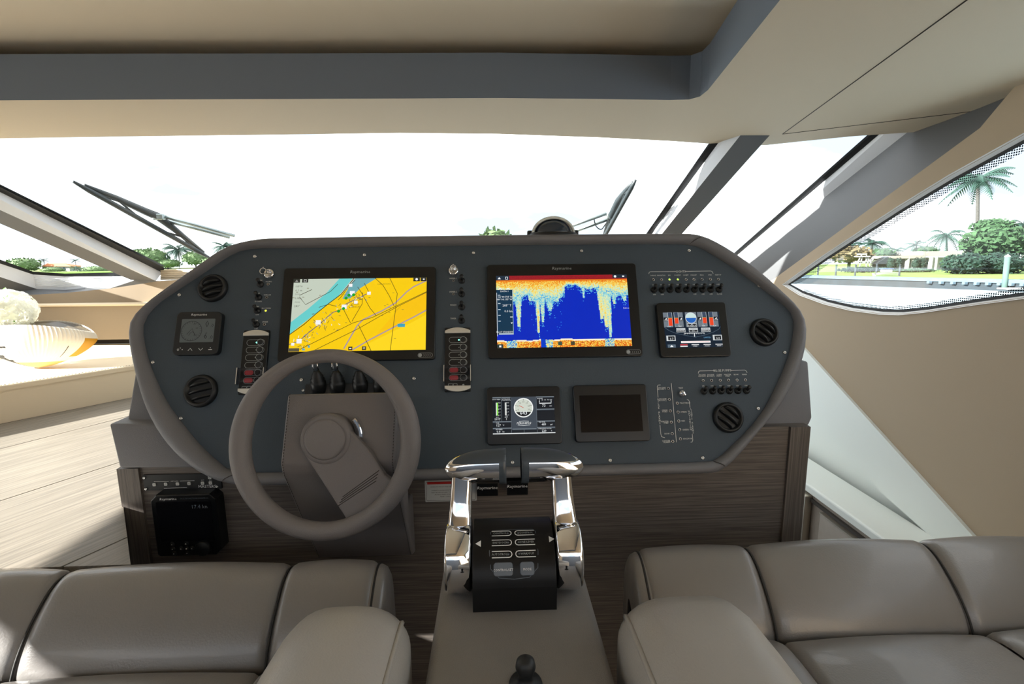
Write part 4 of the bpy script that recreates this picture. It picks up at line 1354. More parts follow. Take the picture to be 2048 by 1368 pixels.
mb.ribbon(circ(0.0022, 10, -0.041, y), 0.0008, th + 0.0004, closed=True); mb.poly(circ(0.0014, 8, -0.031, y), th + .0004); mb.poly(circ(0.0012, 8, -0.036, y + .004), th + .0004)
mb.poly(rrect(0.009, 0.002, 0.0005, 2, 0.036, y - .001), th + 0.0004); mb.poly(circ(0.0012, 8, 0.036, y + .0035), th + .0004)
mb.build('button_marks', 'print_white', t)

# six-way switch panels with clear guards
def switch_panel(corners, label, lit):
    a, b, w_, h_ = drect(corners, 0.008)
    t = thing('switch_panel', label, 'switch panel', dframe(a, b), 'upright six-way switch panels')
    F = dframe(a, b)
    m_ = MB(F); m_.prism(rrect(w_, h_, 0.002, 2), 0, 0.008, 0.0012); m_.build('plate', 'bezel', t)
    for sgn in (1, -1):
        y = sgn * (h_ / 2 - 0.008)
        m_ = MB(F)
        arc = [(w_ / 2 * (1 - 2 * i / 12), y + sgn * (0.008 * (1 - ((i - 6) / 6) ** 2) + 0.0)) for i in range(13)]
        m_.prism([(w_ / 2, y - sgn * .007), *arc, (-w_ / 2, y - sgn * .007)], 0.006, 0.0115, 0.0015); m_.build('end_cap', 'silver', t)
    ys = [h_ / 2 - (0.033 + 0.0195 * k) * h_ / 0.166 for k in range(6)]
    for k, y in enumerate(ys):
        m_ = MB(F); m_.ribbon(rrect(w_ * 0.70, 0.0145, 0.007, 5, 0.001, y), 0.0008, 0.0084, closed=True)
        m_.ribbon(circ(0.0076, 18, w_ * 0.22, y), 0.0008, 0.0126, closed=True)
        m_.build('slot_outline', 'print_grey', t)
        m_ = MB(F @ Matrix.Translation((w_ * 0.22, y, 0.008))); m_.lathe([(0.0076, 0), (0.0072, 0.004), (0.005, 0.0043), (0, 0.0038)], 18); bt = m_.build('button', 'bezel_soft', t)
        m_ = MB(F)
        if k == 0: m_.poly(circ(0.0022, 10, w_ * 0.05, y), 0.0086); m_.build('light', lit, t)
        elif k >= 4: m_.poly(rrect(w_ * 0.34, 0.0115, 0.005, 4, -w_ * 0.14, y), 0.0086); m_.build('light', 'lamp_red', t)
        else: m_.poly(circ(0.0012, 8, w_ * 0.05, y), 0.0086); m_.build('light', 'print_grey', t)
    yc = (ys[4] + ys[5]) / 2
    m_ = MB(F); m_.box((0, yc, 0.021), (w_ * 1.08, 0.040, 0.002), 0.0006)
    for sgn in (1, -1): m_.box((sgn * w_ * 0.53, yc, 0.0135), (0.002, 0.042, 0.016))
    m_.build('clear_guard', 'clear_cover', t)
    for sgn in (1, -1):
        m_ = MB(F); m_.box((sgn * w_ * 0.51, yc, 0.0225), (0.0016, 0.04, 0.0012)); m_.build('guard_edge', 'silver', t)
    m_ = MB(F); y = ys[5] - 0.0185
    m_.ribbon(rrect(0.011, 0.0075, 0.001, 2, -w_ * 0.27, y), 0.0008, 0.0086, closed=True); m_.ribbon(rrect(0.009, 0.0085, 0.001, 2, -w_ * 0.09, y), 0.0008, 0.0086, closed=True); m_.poly(circ(0.0028, 10, w_ * .22, y), .0086)
    m_.build('symbol', 'print_grey', t)
switch_panel([(488, 660), (539, 660), (527, 787), (475, 791)], 'upright black switch panel with silver ends left of the steering wheel', 'lamp_cyan')
switch_panel([(890, 655), (941, 655), (941, 783), (889, 784)], 'upright black switch panel with silver ends between the two large displays', 'lamp_cyan')


# ================================================================== steering pod, wheel, joysticks
YF = 1.00
pt, pm_ = PY(577, 787, 1.05), PY(559, 947, 0.985)
pr = PY(795, 940, 0.985)
xa, xb = (pt.x + pm_.x) / 2, (PY(794, 785, 1.05).x + pr.x) / 2
zb0 = PY(740, 1110, 1.165).z
prof = [(1.05, pt.z), (pm_.y, pm_.z), (1.165, zb0), (1.172, zb0 - 0.004), (1.172, zb0 + 0.15), (1.145, pt.z - .02)]
prof = [(1.05, pt.z), (pm_.y, pm_.z + 0.02), (pm_.y + 0.004, pm_.z - 0.004), (1.14, zb0 + 0.012), (1.172, zb0), (1.172, zb0 + 0.16), (1.11, zb0 + .162), (1.12, pt.z - 0.045)]
pod = thing('steering_pod', 'grey leather steering pod standing out from the helm console behind the wheel', 'pod', Vector(((xa + xb) / 2, 1.15, zb0)))
PMx = Matrix(((0, 0, 1, xa), (1, 0, 0, 0), (0, 1, 0, 0), (0, 0, 0, 1)))
bm = bmesh.new()
v0 = [bm.verts.new((xa, y, z)) for y, z in prof]
v1 = [bm.verts.new((xb, y, z)) for y, z in prof]
bm.faces.new(v0); bm.faces.new(list(reversed(v1)))
for i in range(len(prof)):
    j = (i + 1) % len(prof)
    bm.faces.new((v0[i], v1[i], v1[j], v0[j]))
bmesh.ops.recalc_face_normals(bm, faces=bm.faces)
bmesh.ops.bevel(bm, geom=bm.edges[:], offset=0.007, segments=3, profile=0.5, affect='EDGES', clamp_overlap=True)
bm.verts.index_update()
mb = MB(); mb.add([v.co.copy() for v in bm.verts], [[v.index for v in f.verts] for f in bm.faces], True); bm.free()
mb.build('cover', 'wheel_leather', pod)
for x in (xa + 0.006, xb - 0.006):
    mb = MB(); pts = [Vector((x, y - 0.0015, z)) for y, z in prof[:4]]
    for a, b in zip(pts, pts[1:]):
        n_ = int((b - a).length / 0.006)
        for k in range(n_): mb.tube([a.lerp(b, k / n_), a.lerp(b, (k + .6) / n_)], 0.0007, 4)
    mb.build('stitching', 'seam_dark', pod)['kind'] = 'stuff'

WT = math.radians(15)
wx, wy = Vector((1, 0, 0)), Vector((0, math.sin(WT), math.cos(WT)))
wz = wx.cross(wy)
wc = PD(651, 886, 1.0)
WF = Matrix(((wx.x, wy.x, wz.x, wc.x), (wx.y, wy.y, wz.y, wc.y), (wx.z, wy.z, wz.z, wc.z), (0, 0, 0, 1)))
def wlp(x, y, h=0.0):
    p = PP(x, y, wc + wz * h, wz) - wc
    return (p.dot(wx), p.dot(wy))
wheel = thing('steering_wheel', 'grey leather steering wheel with one wide spoke in front of the chart display', 'steering wheel', WF)
ro = abs(wlp(842, 886)[0] - wlp(460, 886)[0]) / 2
cx0 = (wlp(842, 886)[0] + wlp(460, 886)[0]) / 2
mb = MB(WF)
def rad_(th):
    v = math.sin(th)
    return 0.0205 - (0.0065 * v if v > 0 else -0.0025 * v) * abs(v)
mb.tube([(cx0 + (ro - rad_(2 * PI * k / 96)) * math.cos(2 * PI * k / 96), (ro - rad_(2 * PI * k / 96)) * math.sin(2 * PI * k / 96), 0) for k in range(96)], [rad_(2 * PI * k / 96) for k in range(96)], 18, closed=True)
mb.build('rim', 'wheel_leather', wheel)
hc = wlp(650, 879, -0.008)
rh = 0.041
mb = MB(WF @ Matrix.Translation((hc[0], hc[1], 0)))
mb.lathe([(0.052, -0.05), (0.052, -0.016), (0.049, -0.010), (0.044, -0.0085)], 48)
mb.build('hub', 'wheel_leather', wheel)
mb = MB(WF @ Matrix.Translation((hc[0], hc[1], 0)))
mb.lathe([(rh, -0.012), (rh, -0.006), (rh - 0.002, -0.0035), (rh - 0.006, -0.0025), (0, -0.0015)], 48)
mb.build('hub_cap', 'wheel_leather', wheel)
mb = MB(WF)
sp = [wlp(606, 905, -.012), wlp(700, 1050, -.012), wlp(740, 1052, -.012), wlp(790, 1010, -.012), wlp(806, 965, -.012), wlp(787, 962, -.012), wlp(770, 950, -.012), wlp(738, 900, -.012), wlp(700, 862, -.012), wlp(690, 845, -.012), wlp(650, 879, -.012)]
mb.prism(sp, -0.030, -0.011, 0.004, smooth=False)
mb.build('spoke', 'wheel_leather', wheel)
mb = MB(WF)                                             # embossed lines on the spoke
for k in range(4):
    a, b = wlp(676 + 3 * k, 1012 - 6 * k, -.01), wlp(752 + 2 * k, 962 - 7 * k, -.01)
    mb.tube([(a[0], a[1], -.0112), (b[0], b[1], -.0112)], 0.0009, 5)
mb.build('embossing', 'seam_dark', wheel)['kind'] = 'stuff'
mb = MB(WF @ Matrix.Translation((hc[0] + .004, hc[1], 0)))
cc2 = circ(0.064, 14, 0.004, 0.0, -0.02, 0.75); cc3 = circ(0.052, 14, 0.004, 0.0, -0.02, 0.75)
mb.prism(cc2 + list(reversed(cc3)), -0.048, -0.026, 0.004)
mb.build('horn_ring', 'chrome', wheel)
mb = MB(); a = WF @ Vector((hc[0], hc[1], -0.045)); mb.tube([a, a - wz * 0.06], [0.045, 0.05], 24); mb.build('column', 'wheel_leather', wheel)

# joysticks behind the wheel
jb = thing('joystick_bracket', 'dark panel holding the rubber joysticks behind the steering wheel', 'bracket', dframe(*dl(700, 775)))
q0, q1 = dl(612, 772), dl(785, 780)
mb = MB(DF); mb.prism(rrect(q1[0] - q0[0], 0.034, 0.004, 4, (q0[0] + q1[0]) / 2, (q0[1] + q1[1]) / 2 - 0.006), 0, 0.006, 0.001); mb.build('plate', 'vent_black', jb)
for (x, y) in ((607, 781), (624, 774), (779, 776)): screw(jb, dframe(*dl(x, y), 0.0005), 0.004)
for k, x in enumerate((639, 677, 722, 763)):
    a, b = dl(x, 774, 0.0)
    F = dframe(a, b, 0.006) @ Matrix.Rotation(math.radians(-58), 4, 'X') @ Matrix.Scale(1.15, 4)
    t = thing('joystick', ('black rubber joystick with chrome tip, leftmost of the row behind the wheel', 'black rubber joystick with chrome tip, second in the row behind the wheel',
                           'black rubber joystick with chrome tip, third in the row behind the wheel', 'short black rubber joystick half hidden by the wheel rim')[k], 'joystick', F, 'joysticks behind the steering wheel')
    m_ = MB(F); m_.lathe([(0.016, -0.012), (0.016, 0.008), (0.0155, 0.012), (0.013, 0.014), (0.0145, 0.018), (0.0115, 0.021), (0.0125, 0.025), (0.009, 0.028), (0.0095, 0.031), (0.0065, 0.034), (0.0055, 0.038)], 18)
    m_.build('boot', 'rubber', t)
    if k < 3:
        m_ = MB(F); m_.lathe([(0.0055, 0.037), (0.0062, 0.045), (0.0052, 0.056), (0.003, 0.058), (0, 0.0585)], 14); m_.build('tip', 'grip_black', t)
        for sx in (-1, 1):
            m_ = MB(F); m_.tube([(sx * 0.0052, -0.003, 0.041), (sx * 0.0046, -0.003, 0.055)], 0.0016, 6); m_.build('tip_inlay', 'chrome', t)

# ================================================================== things on the wooden base
def wl(x, y, Y=YW): return PY(x, y, Y)
def wrect(TL, TR, BR, BL, Y=YW):
    q = [PY(*p, Y) for p in (TL, TR, BR, BL)]
    return ((q[0].x + q[1].x + q[2].x + q[3].x) / 4, sum(p.z for p in q) / 4, (q[1].x - q[0].x + q[2].x - q[3].x) / 2, (q[0].z - q[3].z + q[1].z - q[2].z) / 2)
def wframe(x, z, Y=YW): return Matrix(((1, 0, 0, x), (0, 0, -1, Y), (0, 1, 0, z), (0, 0, 0, 1)))
x, z, w_, h_ = wrect((288, 950), (443, 944), (445, 975), (291, 981))
F = wframe(x, z)
t = thing('masters_panel', 'flat black panel with square white buttons on the lower left of the console', 'panel', F)
mb = MB(F); mb.prism(rrect(w_, h_, 0.002, 2), 0, 0.004, 0.0006); mb.build('plate', 'bezel_soft', t)
for (px_, py_) in ((289, 955.5), (292.5, 977.5), (434.5, 973)):
    p = wl(px_, py_, YW - .004); screw(t, wframe(p.x, p.z, YW - 0.004), 0.0036)
for (px_, py_) in ((309, 969), (332, 968), (355.5, 967.5), (378.7, 966.7), (405.6, 966), (421.3, 965.4), (419.8, 954.5)):
    p = wl(px_, py_, YW - .004); m_ = MB(wframe(p.x, p.z, YW - 0.004)); m_.prism(rrect(0.0075, 0.0075, 0.0012, 2), 0, 0.0018, 0.0004); b_ = m_.build('button', 'label_paper', t)
    m_ = MB(wframe(p.x, p.z, YW - 0.004)); m_.ribbon(circ(0.0016, 8), 0.0006, 0.0021, closed=True); m_.build('symbol', 'print_black', b_)
mb = MB(F)
p = wl(414.5, 973, YW - .004); mb.text('MASTERS', p.x - x, p.z - z, 0.0105, 0.0043)
for (a, b, c, d) in ((308, 963.3, 338, 962.6), (360, 962, 389, 961.2), (328, 976.5, 374, 975)):
    q0, q1 = wl(a, b, YW - .004), wl(c, d, YW - .004); mb.ribbon([(q0.x - x, q0.z - z), (q1.x - x, q1.z - z)], 0.0007, 0.0043)
p = wl(349, 962.4, YW - .004); mb.text('SHIFT ALARM', p.x - x, p.z - z, 0.003, 0.0043)
for px_, s_ in ((405.5, 'BATT'), (421, 'ENG')):
    p = wl(px_, 960.3, YW - .004); mb.text(s_, p.x - x, p.z - z, 0.003, 0.0043)
mb.build('lettering', 'print_white', t)['kind'] = 'stuff'

x, z, w_, h_ = wrect((303, 990), (433, 988), (441, 1111), (311, 1113), YW - 0.035)
F = wframe(x, z)
t = thing('autopilot_control', 'glossy black control unit with a dark screen and dial at the lower left', 'control unit', F)
c = 0.014
pl = [(-w_ / 2 + c, h_ / 2), (w_ / 2 - c, h_ / 2), (w_ / 2, h_ / 2 - c), (w_ / 2, -h_ / 2 + c), (w_ / 2 - c, -h_ / 2), (-w_ / 2 + c * .4, -h_ / 2), (-w_ / 2, -h_ / 2 + c * .4), (-w_ / 2, h_ / 2 - c)]
mb = MB(F); mb.prism(pl, 0, 0.035, 0.003); mb.build('housing', 'bezel', t)
mb = MB(F); mb.prism(rrect(w_ * 0.84, h_ * 0.64, 0.003, 3, 0, h_ * 0.07), 0.0345, 0.0356); mb.build('screen', 'blank_glass', t)
mb = MB(F @ Matrix.Translation((w_ * 0.24, -h_ * 0.36, 0.035))); mb.lathe([(0.018, 0), (0.018, 0.008), (0.0165, 0.0105), (0, 0.011)], 28); mb.build('dial', 'bezel_soft', t)
mb = MB(F); mb.text('Raymarine', -w_ * 0.22, h_ * 0.435, 0.0085, 0.0358, slant=0.18, wide=1.1); mb.build('logo', 'print_white', t)
mb = MB(F); mb.text('MULTIFUNCTION CONTROL', w_ * 0.18, h_ * 0.435, 0.005, 0.0358); mb.text('17.4 kn', w_ * .24, h_ * .3, 0.013, 0.0359); mb.build('lettering', 'button_grey', t)
for k, (dx, dy) in enumerate(((0, 0), (0.013, 0), (-0.013, 0), (0, 0.013), (0, -0.012), (-0.033, 0), (-0.033, 0.012), (-0.031, -0.012))):
    m_ = MB(F @ Matrix.Translation((-w_ * 0.03 + dx, -h_ * 0.37 + dy, 0.035))); m_.lathe([(0.0055, 0), (0.0052, 0.002), (0, 0.0025)], 12); b_ = m_.build('key', 'rubber', t)
    m_ = MB(F @ Matrix.Translation((-w_ * 0.03 + dx, -h_ * 0.37 + dy, 0.0378)))
    m_.poly([(-.0016, -.0012), (.0016, -.0012), (0, .0016)] if k else rrect(.003, .003, .0006, 2)); m_.build('symbol', 'print_white', b_)

x, z, w_, h_ = wrect((850, 962), (953, 958), (953, 1001), (850.5, 1003))
F = wframe(x, z)
t = thing('warning_plate', 'white warning plate with red heading fixed under the dash rim', 'sign', F)
mb = MB(F); mb.prism(rrect(w_, h_, 0.001, 2), 0, 0.0015); mb.build('plate', 'label_paper', t)
mb = MB(F); mb.ribbon(rrect(w_ - 0.006, h_ - 0.006, 0.003, 3), 0.0008, 0.0018, closed=True)
for k, s_ in enumerate(('VISIBILITY FROM THIS HELM STATION IS LIMITED', 'OPERATION FROM FLYBRIDGE HELM STATION', 'MAY BE NECESSARY TO MAINTAIN LOOKOUT', 'AS REQUIRED BY RULES OF THE ROAD', "READ OWNER'S MANUAL")):
    mb.text(s_, 0, h_ / 2 - 0.0165 - 0.0055 * k - (0.004 if k else 0), 0.0042, 0.0018, wide=1.1)
mb.build('lettering', 'print_black', t)['kind'] = 'stuff'
mb = MB(F); mb.prism(rrect(w_ - 0.012, 0.006, 0.0005, 2, 0, h_ / 2 - 0.0065), 0.0012, 0.0019); mb.build('red_heading', 'print_red', t)

for (TL, TR, BR, BL, lb_) in (((953, 966), (996.7, 965), (995.5, 992), (955, 993), 'small black cable box under the dash rim, beside the warning plate'),
                              ((1013, 962), (1057, 961), (1055, 990), (1014.5, 991), 'small black cable box under the dash rim, seen between the throttle levers')):
    Y_ = YW - 0.03
    x, z, w_, h_ = wrect(TL, TR, BR, BL, Y_)
    F = wframe(x, z, YW)
    t = thing('cable_box', lb_, 'box', F, 'small black boxes under the dash')
    mb = MB(F); mb.prism(rrect(w_, h_, 0.002, 2), 0, 0.03, 0.0015); mb.build('case', 'bezel', t)
    mb = MB(F); mb.text('Raymarine', 0, h_ * 0.12, 0.0108, 0.0303, slant=0.18, wide=1.1); mb.build('logo', 'print_white', t)

# ================================================================== compass on the dash top
cp = PP(1105, 473, DO + EZ * 0.01 + EYv * 0, EZ); 
cpz = cp + Vector((0, 0.09, 0.0))
cp = PY(1105, 471, cp.y + 0.09)
CF = Matrix.Translation(cp)
t = thing('compass', 'domed compass with white hood on top of the helm console', 'compass', CF)
s_ = cp.y * 1.0
rC = 0.047 * cp.y / 0.99
mb = MB(CF); mb.lathe([(rC, -0.02), (rC, 0.004), (rC * 0.94, 0.008), (rC * .9, .008)], 36); mb.build('base', 'bezel_soft', t)
mb = MB(CF @ Matrix.Translation((0, 0, 0.0))); mb.lathe([(rC * 0.78 * math.cos(a * PI / 20), 0.004 + rC * 0.6 * math.sin(a * PI / 20)) for a in range(11)], 30); mb.build('dome', 'compass_dark', t)
rows = []
for k in range(17):
    a = PI * k / 16
    rows.append([(rC * 0.84 * math.cos(a), y_, 0.002 + rC * 0.64 * math.sin(a) * f_) for (y_, f_) in ((-0.02, 0.97), (-0.02, 1.05), (0.0, 1.06), (0.03, 0.9), (0.05, 0.6))])
mb = MB(CF); mb.grid(rows); mb.build('hood', 'white_gel', t)
mb = MB(CF); mb.tube([(rC * 0.84 * math.cos(PI * k / 24), -0.022, 0.002 + rC * 0.67 * math.sin(PI * k / 24)) for k in range(25)], 0.004, 8); mb.build('hood_rim', 'white_gel', t)
for sx in (-1, 1):
    mb = MB(CF); mb.box((sx * rC * 0.93, 0, 0.006), (rC * 0.25, 0.03, 0.016), 0.004); mb.build('bracket', 'vent_black', t)

# ================================================================== throttle pedestal and control head
ZPED = -0.49
pl0, pr0 = PZ(866, 1240, ZPED), PZ(1203, 1240, ZPED)
pl1, pr1 = PZ(850, 1368, ZPED), PZ(1228, 1368, ZPED)
yN, yFar = 0.34, PZ(1030, 1106, ZPED).y
xl0, xr0 = (pl0.x + pl1.x) / 2, (pr0.x + pr1.x) / 2
xm = (xl0 + xr0) / 2
ped = thing('throttle_pedestal', 'grey leather pedestal between the two helm seats', 'pedestal', Vector((xm, (yN + yFar) / 2, 0)))
mb = MB(); mb.box((xm, (yN + yFar) / 2, (CZ + ZPED) / 2), (xr0 - xl0, yFar - yN, CZ + ZPED), 0.014, 4); mb.build('body', 'pedestal_leather', ped)
kp = PZ(1050, 1352, ZPED)
t = thing('control_knob', 'black rounded knob on the pedestal at the bottom edge', 'knob', Vector((kp.x, kp.y - 0.012, CZ + ZPED)))
mb = MB(Matrix.Translation((kp.x, kp.y - 0.012, CZ + ZPED))); mb.lathe([(0.02, 0), (0.019, 0.003), (0.010, 0.006), (0.008, 0.012), (0.0105, 0.018), (0.012, 0.024), (0.0105, 0.031), (0.006, 0.035), (0, 0.036)], 24); mb.build('stem_cap', 'rubber', t)

xt = PZ(1030, 1222, ZPED).x
zp = CZ + ZPED
YB = PZ(1030, 1222, ZPED).y
thr = thing('throttle_control', 'chrome and black twin lever throttle control on the grey pedestal', 'throttle', Vector((xt, YB + 0.07, zp)))
hw = (PZ(1115, 1222, ZPED).x - PZ(947, 1222, ZPED).x) / 2
TP = [(0.0, 0.0), (0.0, 0.035), (0.004, 0.048), (0.012, 0.062), (0.026, 0.076), (0.044, 0.086), (0.066, 0.0915), (0.088, 0.091), (0.108, 0.083), (0.122, 0.068), (0.13, 0.045), (0.132, 0.0)]
tps = [TP[0]] + [(p.x, p.y) for p in spline([(*p, 0) for p in TP[1:]], 5)]
rows = [[(xt + sx * hw, YB + y, zp + z_) for (y, z_) in tps] for sx in (-1, -0.98, 0.98, 1)]
mb = MB(); mb.grid(rows[1:3]); 
for r_ in (rows[0], rows[3]): mb.add(r_, [tuple(range(len(r_)))])
mb.grid(rows[0:2]); mb.grid(rows[2:4])
mb.build('body', 'body_black', thr)
# arc-length mapping onto the curved keypad face
cum = [0.0]
for a, b in zip(tps, tps[1:]): cum.append(cum[-1] + math.hypot(b[0] - a[0], b[1] - a[1]))
def face(u, s, h=0.0):
    i = 0
    while i < len(cum) - 2 and cum[i + 1] < s: i += 1
    f = (s - cum[i]) / (cum[i + 1] - cum[i])
    a, b = tps[i], tps[i + 1]
    n_ = Vector((0, -(b[1] - a[1]), (b[0] - a[0]))).normalized()
    return Vector((xt + u, YB + a[0] + (b[0] - a[0]) * f, zp + a[1] + (b[1] - a[1]) * f)) + n_ * h
def vs_of(x, y):                                        # pixel -> (u, s) on the keypad face
    best = None
    for k in range(200):
        s = 0.02 + 0.1 * k / 199
        p = face(0, s); d = p - EYE
        v = 684 - FPX * d.dot(UP) / d.dot(FW)
        if best is None or abs(v - y) < best[0]: best = (abs(v - y), s, d.dot(FW))
    s, dep = best[1], best[2]
    p0 = face(0, s) - EYE
    u0 = 1024 + FPX * p0.dot(RT) / p0.dot(FW)
    return ((x - u0) * dep / FPX, s)
def wrap(mb_flat, name, m_, parent, h):                 # lay a flat drawing (u, s) on the curved face
    mb_flat.v = [face(p.x, p.y, h) for p in mb_flat.v]
    return mb_flat.build(name, m_, parent, recalc=False)
kt, kb = vs_of(1030, 1057)[1], vs_of(1030, 1158)[1]
ku = 0.0335
D2 = MB(); D2.ribbon([(-ku, kt - .004), (-ku + .004, kt), (0, kt + .0005), (ku - .004, kt), (ku, kt - .004), (ku + .0015, (kt + kb) / 2), (ku, kb + .014), (ku - .012, kb + .002), (0, kb), (-ku + .012, kb + .002), (-ku, kb + .014), (-ku - .0015, (kt + kb) / 2)], 0.0007, closed=True)
D2.v = [Vector(p) for p in D2.v]; wrap(D2, 'keypad_outline', 'button_grey', thr, 0.0006)
for r_, (yy, hgt) in enumerate(((1067, 10), (1085, 11), (1108, 13))):
    s = vs_of(1030, yy)[1]
    hh = 0.0043
    for sgn in (-1, 1):
        pts = [(sgn * 0.0315, s + hh), (sgn * 0.007, s + hh)] + [(sgn * (0.007 - 0.0043 * math.sin(a * PI / 6)), s + hh * math.cos(a * PI / 6)) for a in range(1, 6)] + [(sgn * 0.007, s - hh), (sgn * 0.0315, s - hh)]
        D2 = MB(); D2.ribbon(pts, 0.0012); k_ = wrap(D2, 'key_outline', 'print_white', thr, 0.0008)
        D2 = MB(); D2.text((('CONTROL', 'EASYDOCK', 'AUTOTROLL'), ('CONTROL', 'ONE LEVER', 'WARM UP'))[0 if sgn < 0 else 1][r_], sgn * 0.0195, s, 0.0042); wrap(D2, 'key_lettering', 'print_grey', thr, 0.0008)
        m_ = MB(Matrix.Translation(face(sgn * 0.0078, s, 0.0))); m_.lathe([(0.0014, 0), (0.0012, 0.001), (0, 0.0012)], 8); m_.build('key_lamp', 'button_grey', thr)
s = vs_of(1030, 1138)[1]
for (x0_, x1_, tx_) in ((-0.0295, -0.002, 'CONTROL/SET'), (0.008, 0.0285, 'MODE')):
    outl = rrect(x1_ - x0_, 0.018, 0.004, 4, (x0_ + x1_) / 2, s)
    m_ = MB(); n_ = len(outl)
    lo_, hi_ = [face(p[0], p[1], 0.0002) for p in outl], [face(p[0], p[1], 0.0022) for p in inset(outl, 0.0008)]
    m_.add(lo_ + hi_, [(i, (i + 1) % n_, n_ + (i + 1) % n_, n_ + i) for i in range(n_)]); m_.add(hi_, [tuple(range(n_))]); b_ = m_.build('button', 'button_grey', thr)
    D2 = MB(); D2.text(tx_, (x0_ + x1_) / 2, s - 0.001, 0.0042); D2.v = [face(p.x, p.y, 0.0026) for p in D2.v]; D2.build('lettering', 'print_white', b_, recalc=False)
for sgn, (px_, py_) in ((-1, (957, 1086)), (1, (1103, 1081))):
    u, s = vs_of(px_, py_)
    D2 = MB(); D2.poly([(u + sgn * 0.0045, s), (u - sgn * 0.0035, s + 0.005), (u - sgn * 0.0035, s - 0.005)]); wrap(D2, 'arrow_mark', 'print_white', thr, 0.0008)
# levers: drum, arm, handle, black grip
for sgn in (-1, 1):
    x0_ = xt + sgn * (hw + 0.002); wd = 0.038
    dc = Vector((0, YB + 0.058, zp + 0.052))
    MX = Matrix(((0, 0, sgn, x0_), (1, 0, 0, dc.y), (0, 1, 0, dc.z), (0, 0, 0, 1)))
    R = 0.052
    m_ = MB(MX); m_.lathe([(R * 0.9, 0), (R, 0.003), (R, wd - 0.005), (R * 0.985, wd - 0.002), (R * .94, wd), (0, wd)], 56); lever = m_.build('lever', 'chrome', thr)
    zh = PY(1030, 931, YB + 0.088).z
    yh = YB + 0.088
    # arm: swept rounded-rectangle sections
    secs = []
    for k in range(9):
        t_ = k / 8
        zc_ = dc.z + 0.02 + (zh - dc.z - 0.02) * t_
        yc_ = dc.y - 0.006 + (yh - dc.y + 0.006) * t_ + 0.006 * math.sin(t_ * PI)
        xw = 0.0185 - 0.0035 * t_ if t_ < 1 else 0.014
        xc_ = x0_ + sgn * (0.0195 - 0.006 * t_)
        yw_ = 0.012 * (1 - t_) ** 2 + 0.0105
        secs.append([(xc_ + p[0], yc_ + p[1], zc_) for p in rrect(2 * xw, 2 * yw_, min(0.010, yw_ * .8), 5)])
    m_ = MB(); m_.grid(secs, closed=True); m_.build('arm', 'chrome', lever)
    xin = PY(1012 if sgn < 0 else 1042, 931, yh).x
    xout = PY(889 if sgn < 0 else 1167, 935, yh).x
    L_ = abs(xout - xin)
    rz = 0.0265; ry = 0.021
    def hsec(t_, kx=1.0, a0=0.0, a1=2 * PI, n_=28):
        k_ = (1 - max(0, t_) ** 3.0) ** 0.5
        bow = -0.004 * t_ ** 2
        return [(xin + (xout - xin) * t_, yh + math.cos(a0 + (a1 - a0) * i / n_) * ry * k_ * kx, zh + bow + math.sin(a0 + (a1 - a0) * i / n_) * rz * k_ * kx) for i in range(n_ + (0 if a1 - a0 > 6.2 else 1))]
    ts = [0.0, 0.05, 0.15, 0.3, 0.45, 0.6, 0.72, 0.82, 0.9, 0.95, 0.98, 0.995, 1.0]
    m_ = MB(); m_.grid([hsec(t_) for t_ in ts], closed=True); m_.add(hsec(0.0), [tuple(range(28))]); hd = m_.build('handle', 'chrome', lever)
    m_ = MB()
    rows = []
    for t_ in (0.0, 0.1, 0.2, 0.35, 0.5, 0.62, 0.72, 0.8, 0.85, 0.87):
        q = (1 - (t_ / 0.87) ** 3.0) if t_ < 0.87 else 0.0
        mid = math.radians(128)
        half_lo, half_hi = math.radians(26) * q ** .5, math.radians(54) * q ** .5
        rows.append(hsec(t_, 1.03, mid - half_hi, mid + half_lo, 10))
    m_.grid(rows); m_.build('grip', 'grip_black', lever)
    m_ = MB(); m_.grid([hsec(t_, 1.035) for t_ in (0.0, 0.06, 0.115)], closed=True); m_.add(hsec(0, 1.035), [tuple(range(28))]); m_.build('inner_cap', 'grip_black', lever)

# ================================================================== helm seats
def pillow(u0, u1, prof, nu, edge=0.012, ns=5, tap0=0.0, tap1=0.0, puff=0.006):
    """upholstered panel: x from u0 to u1, swept along a (y, z) profile, edges sinking into the seams"""
    P_ = [(p.x, p.y) for p in spline([(*p, 0) for p in prof], ns)]
    m_ = len(P_)
    rows = []
    for j, (y, z) in enumerate(P_):
        a = P_[max(0, j - 1)]; b = P_[min(m_ - 1, j + 1)]
        n_ = Vector((-(b[1] - a[1]), b[0] - a[0])); n_.normalize()
        v = j / (m_ - 1)
        row = []
        for i in range(nu + 1):
            t_ = 0.5 - 0.5 * math.cos(PI * i / nu)
            x_ = (u0 + tap0 * v) + ((u1 + tap1 * v) - (u0 + tap0 * v)) * t_
            d_ = min(t_, 1 - t_) * abs(u1 - u0)
            s_ = -edge * max(0, 1 - d_ / (edge * 1.6)) ** 2.2
            dv = min(v, 1 - v) * 8
            pf = puff * math.sin(PI * t_) * min(1, dv)
            e2 = -edge * max(0, 1 - dv * 0.8) ** 2
            q = s_ + pf + e2
            row.append((x_, y + n_[0] * q, z + n_[1] * q))
        rows.append(row)
    return rows
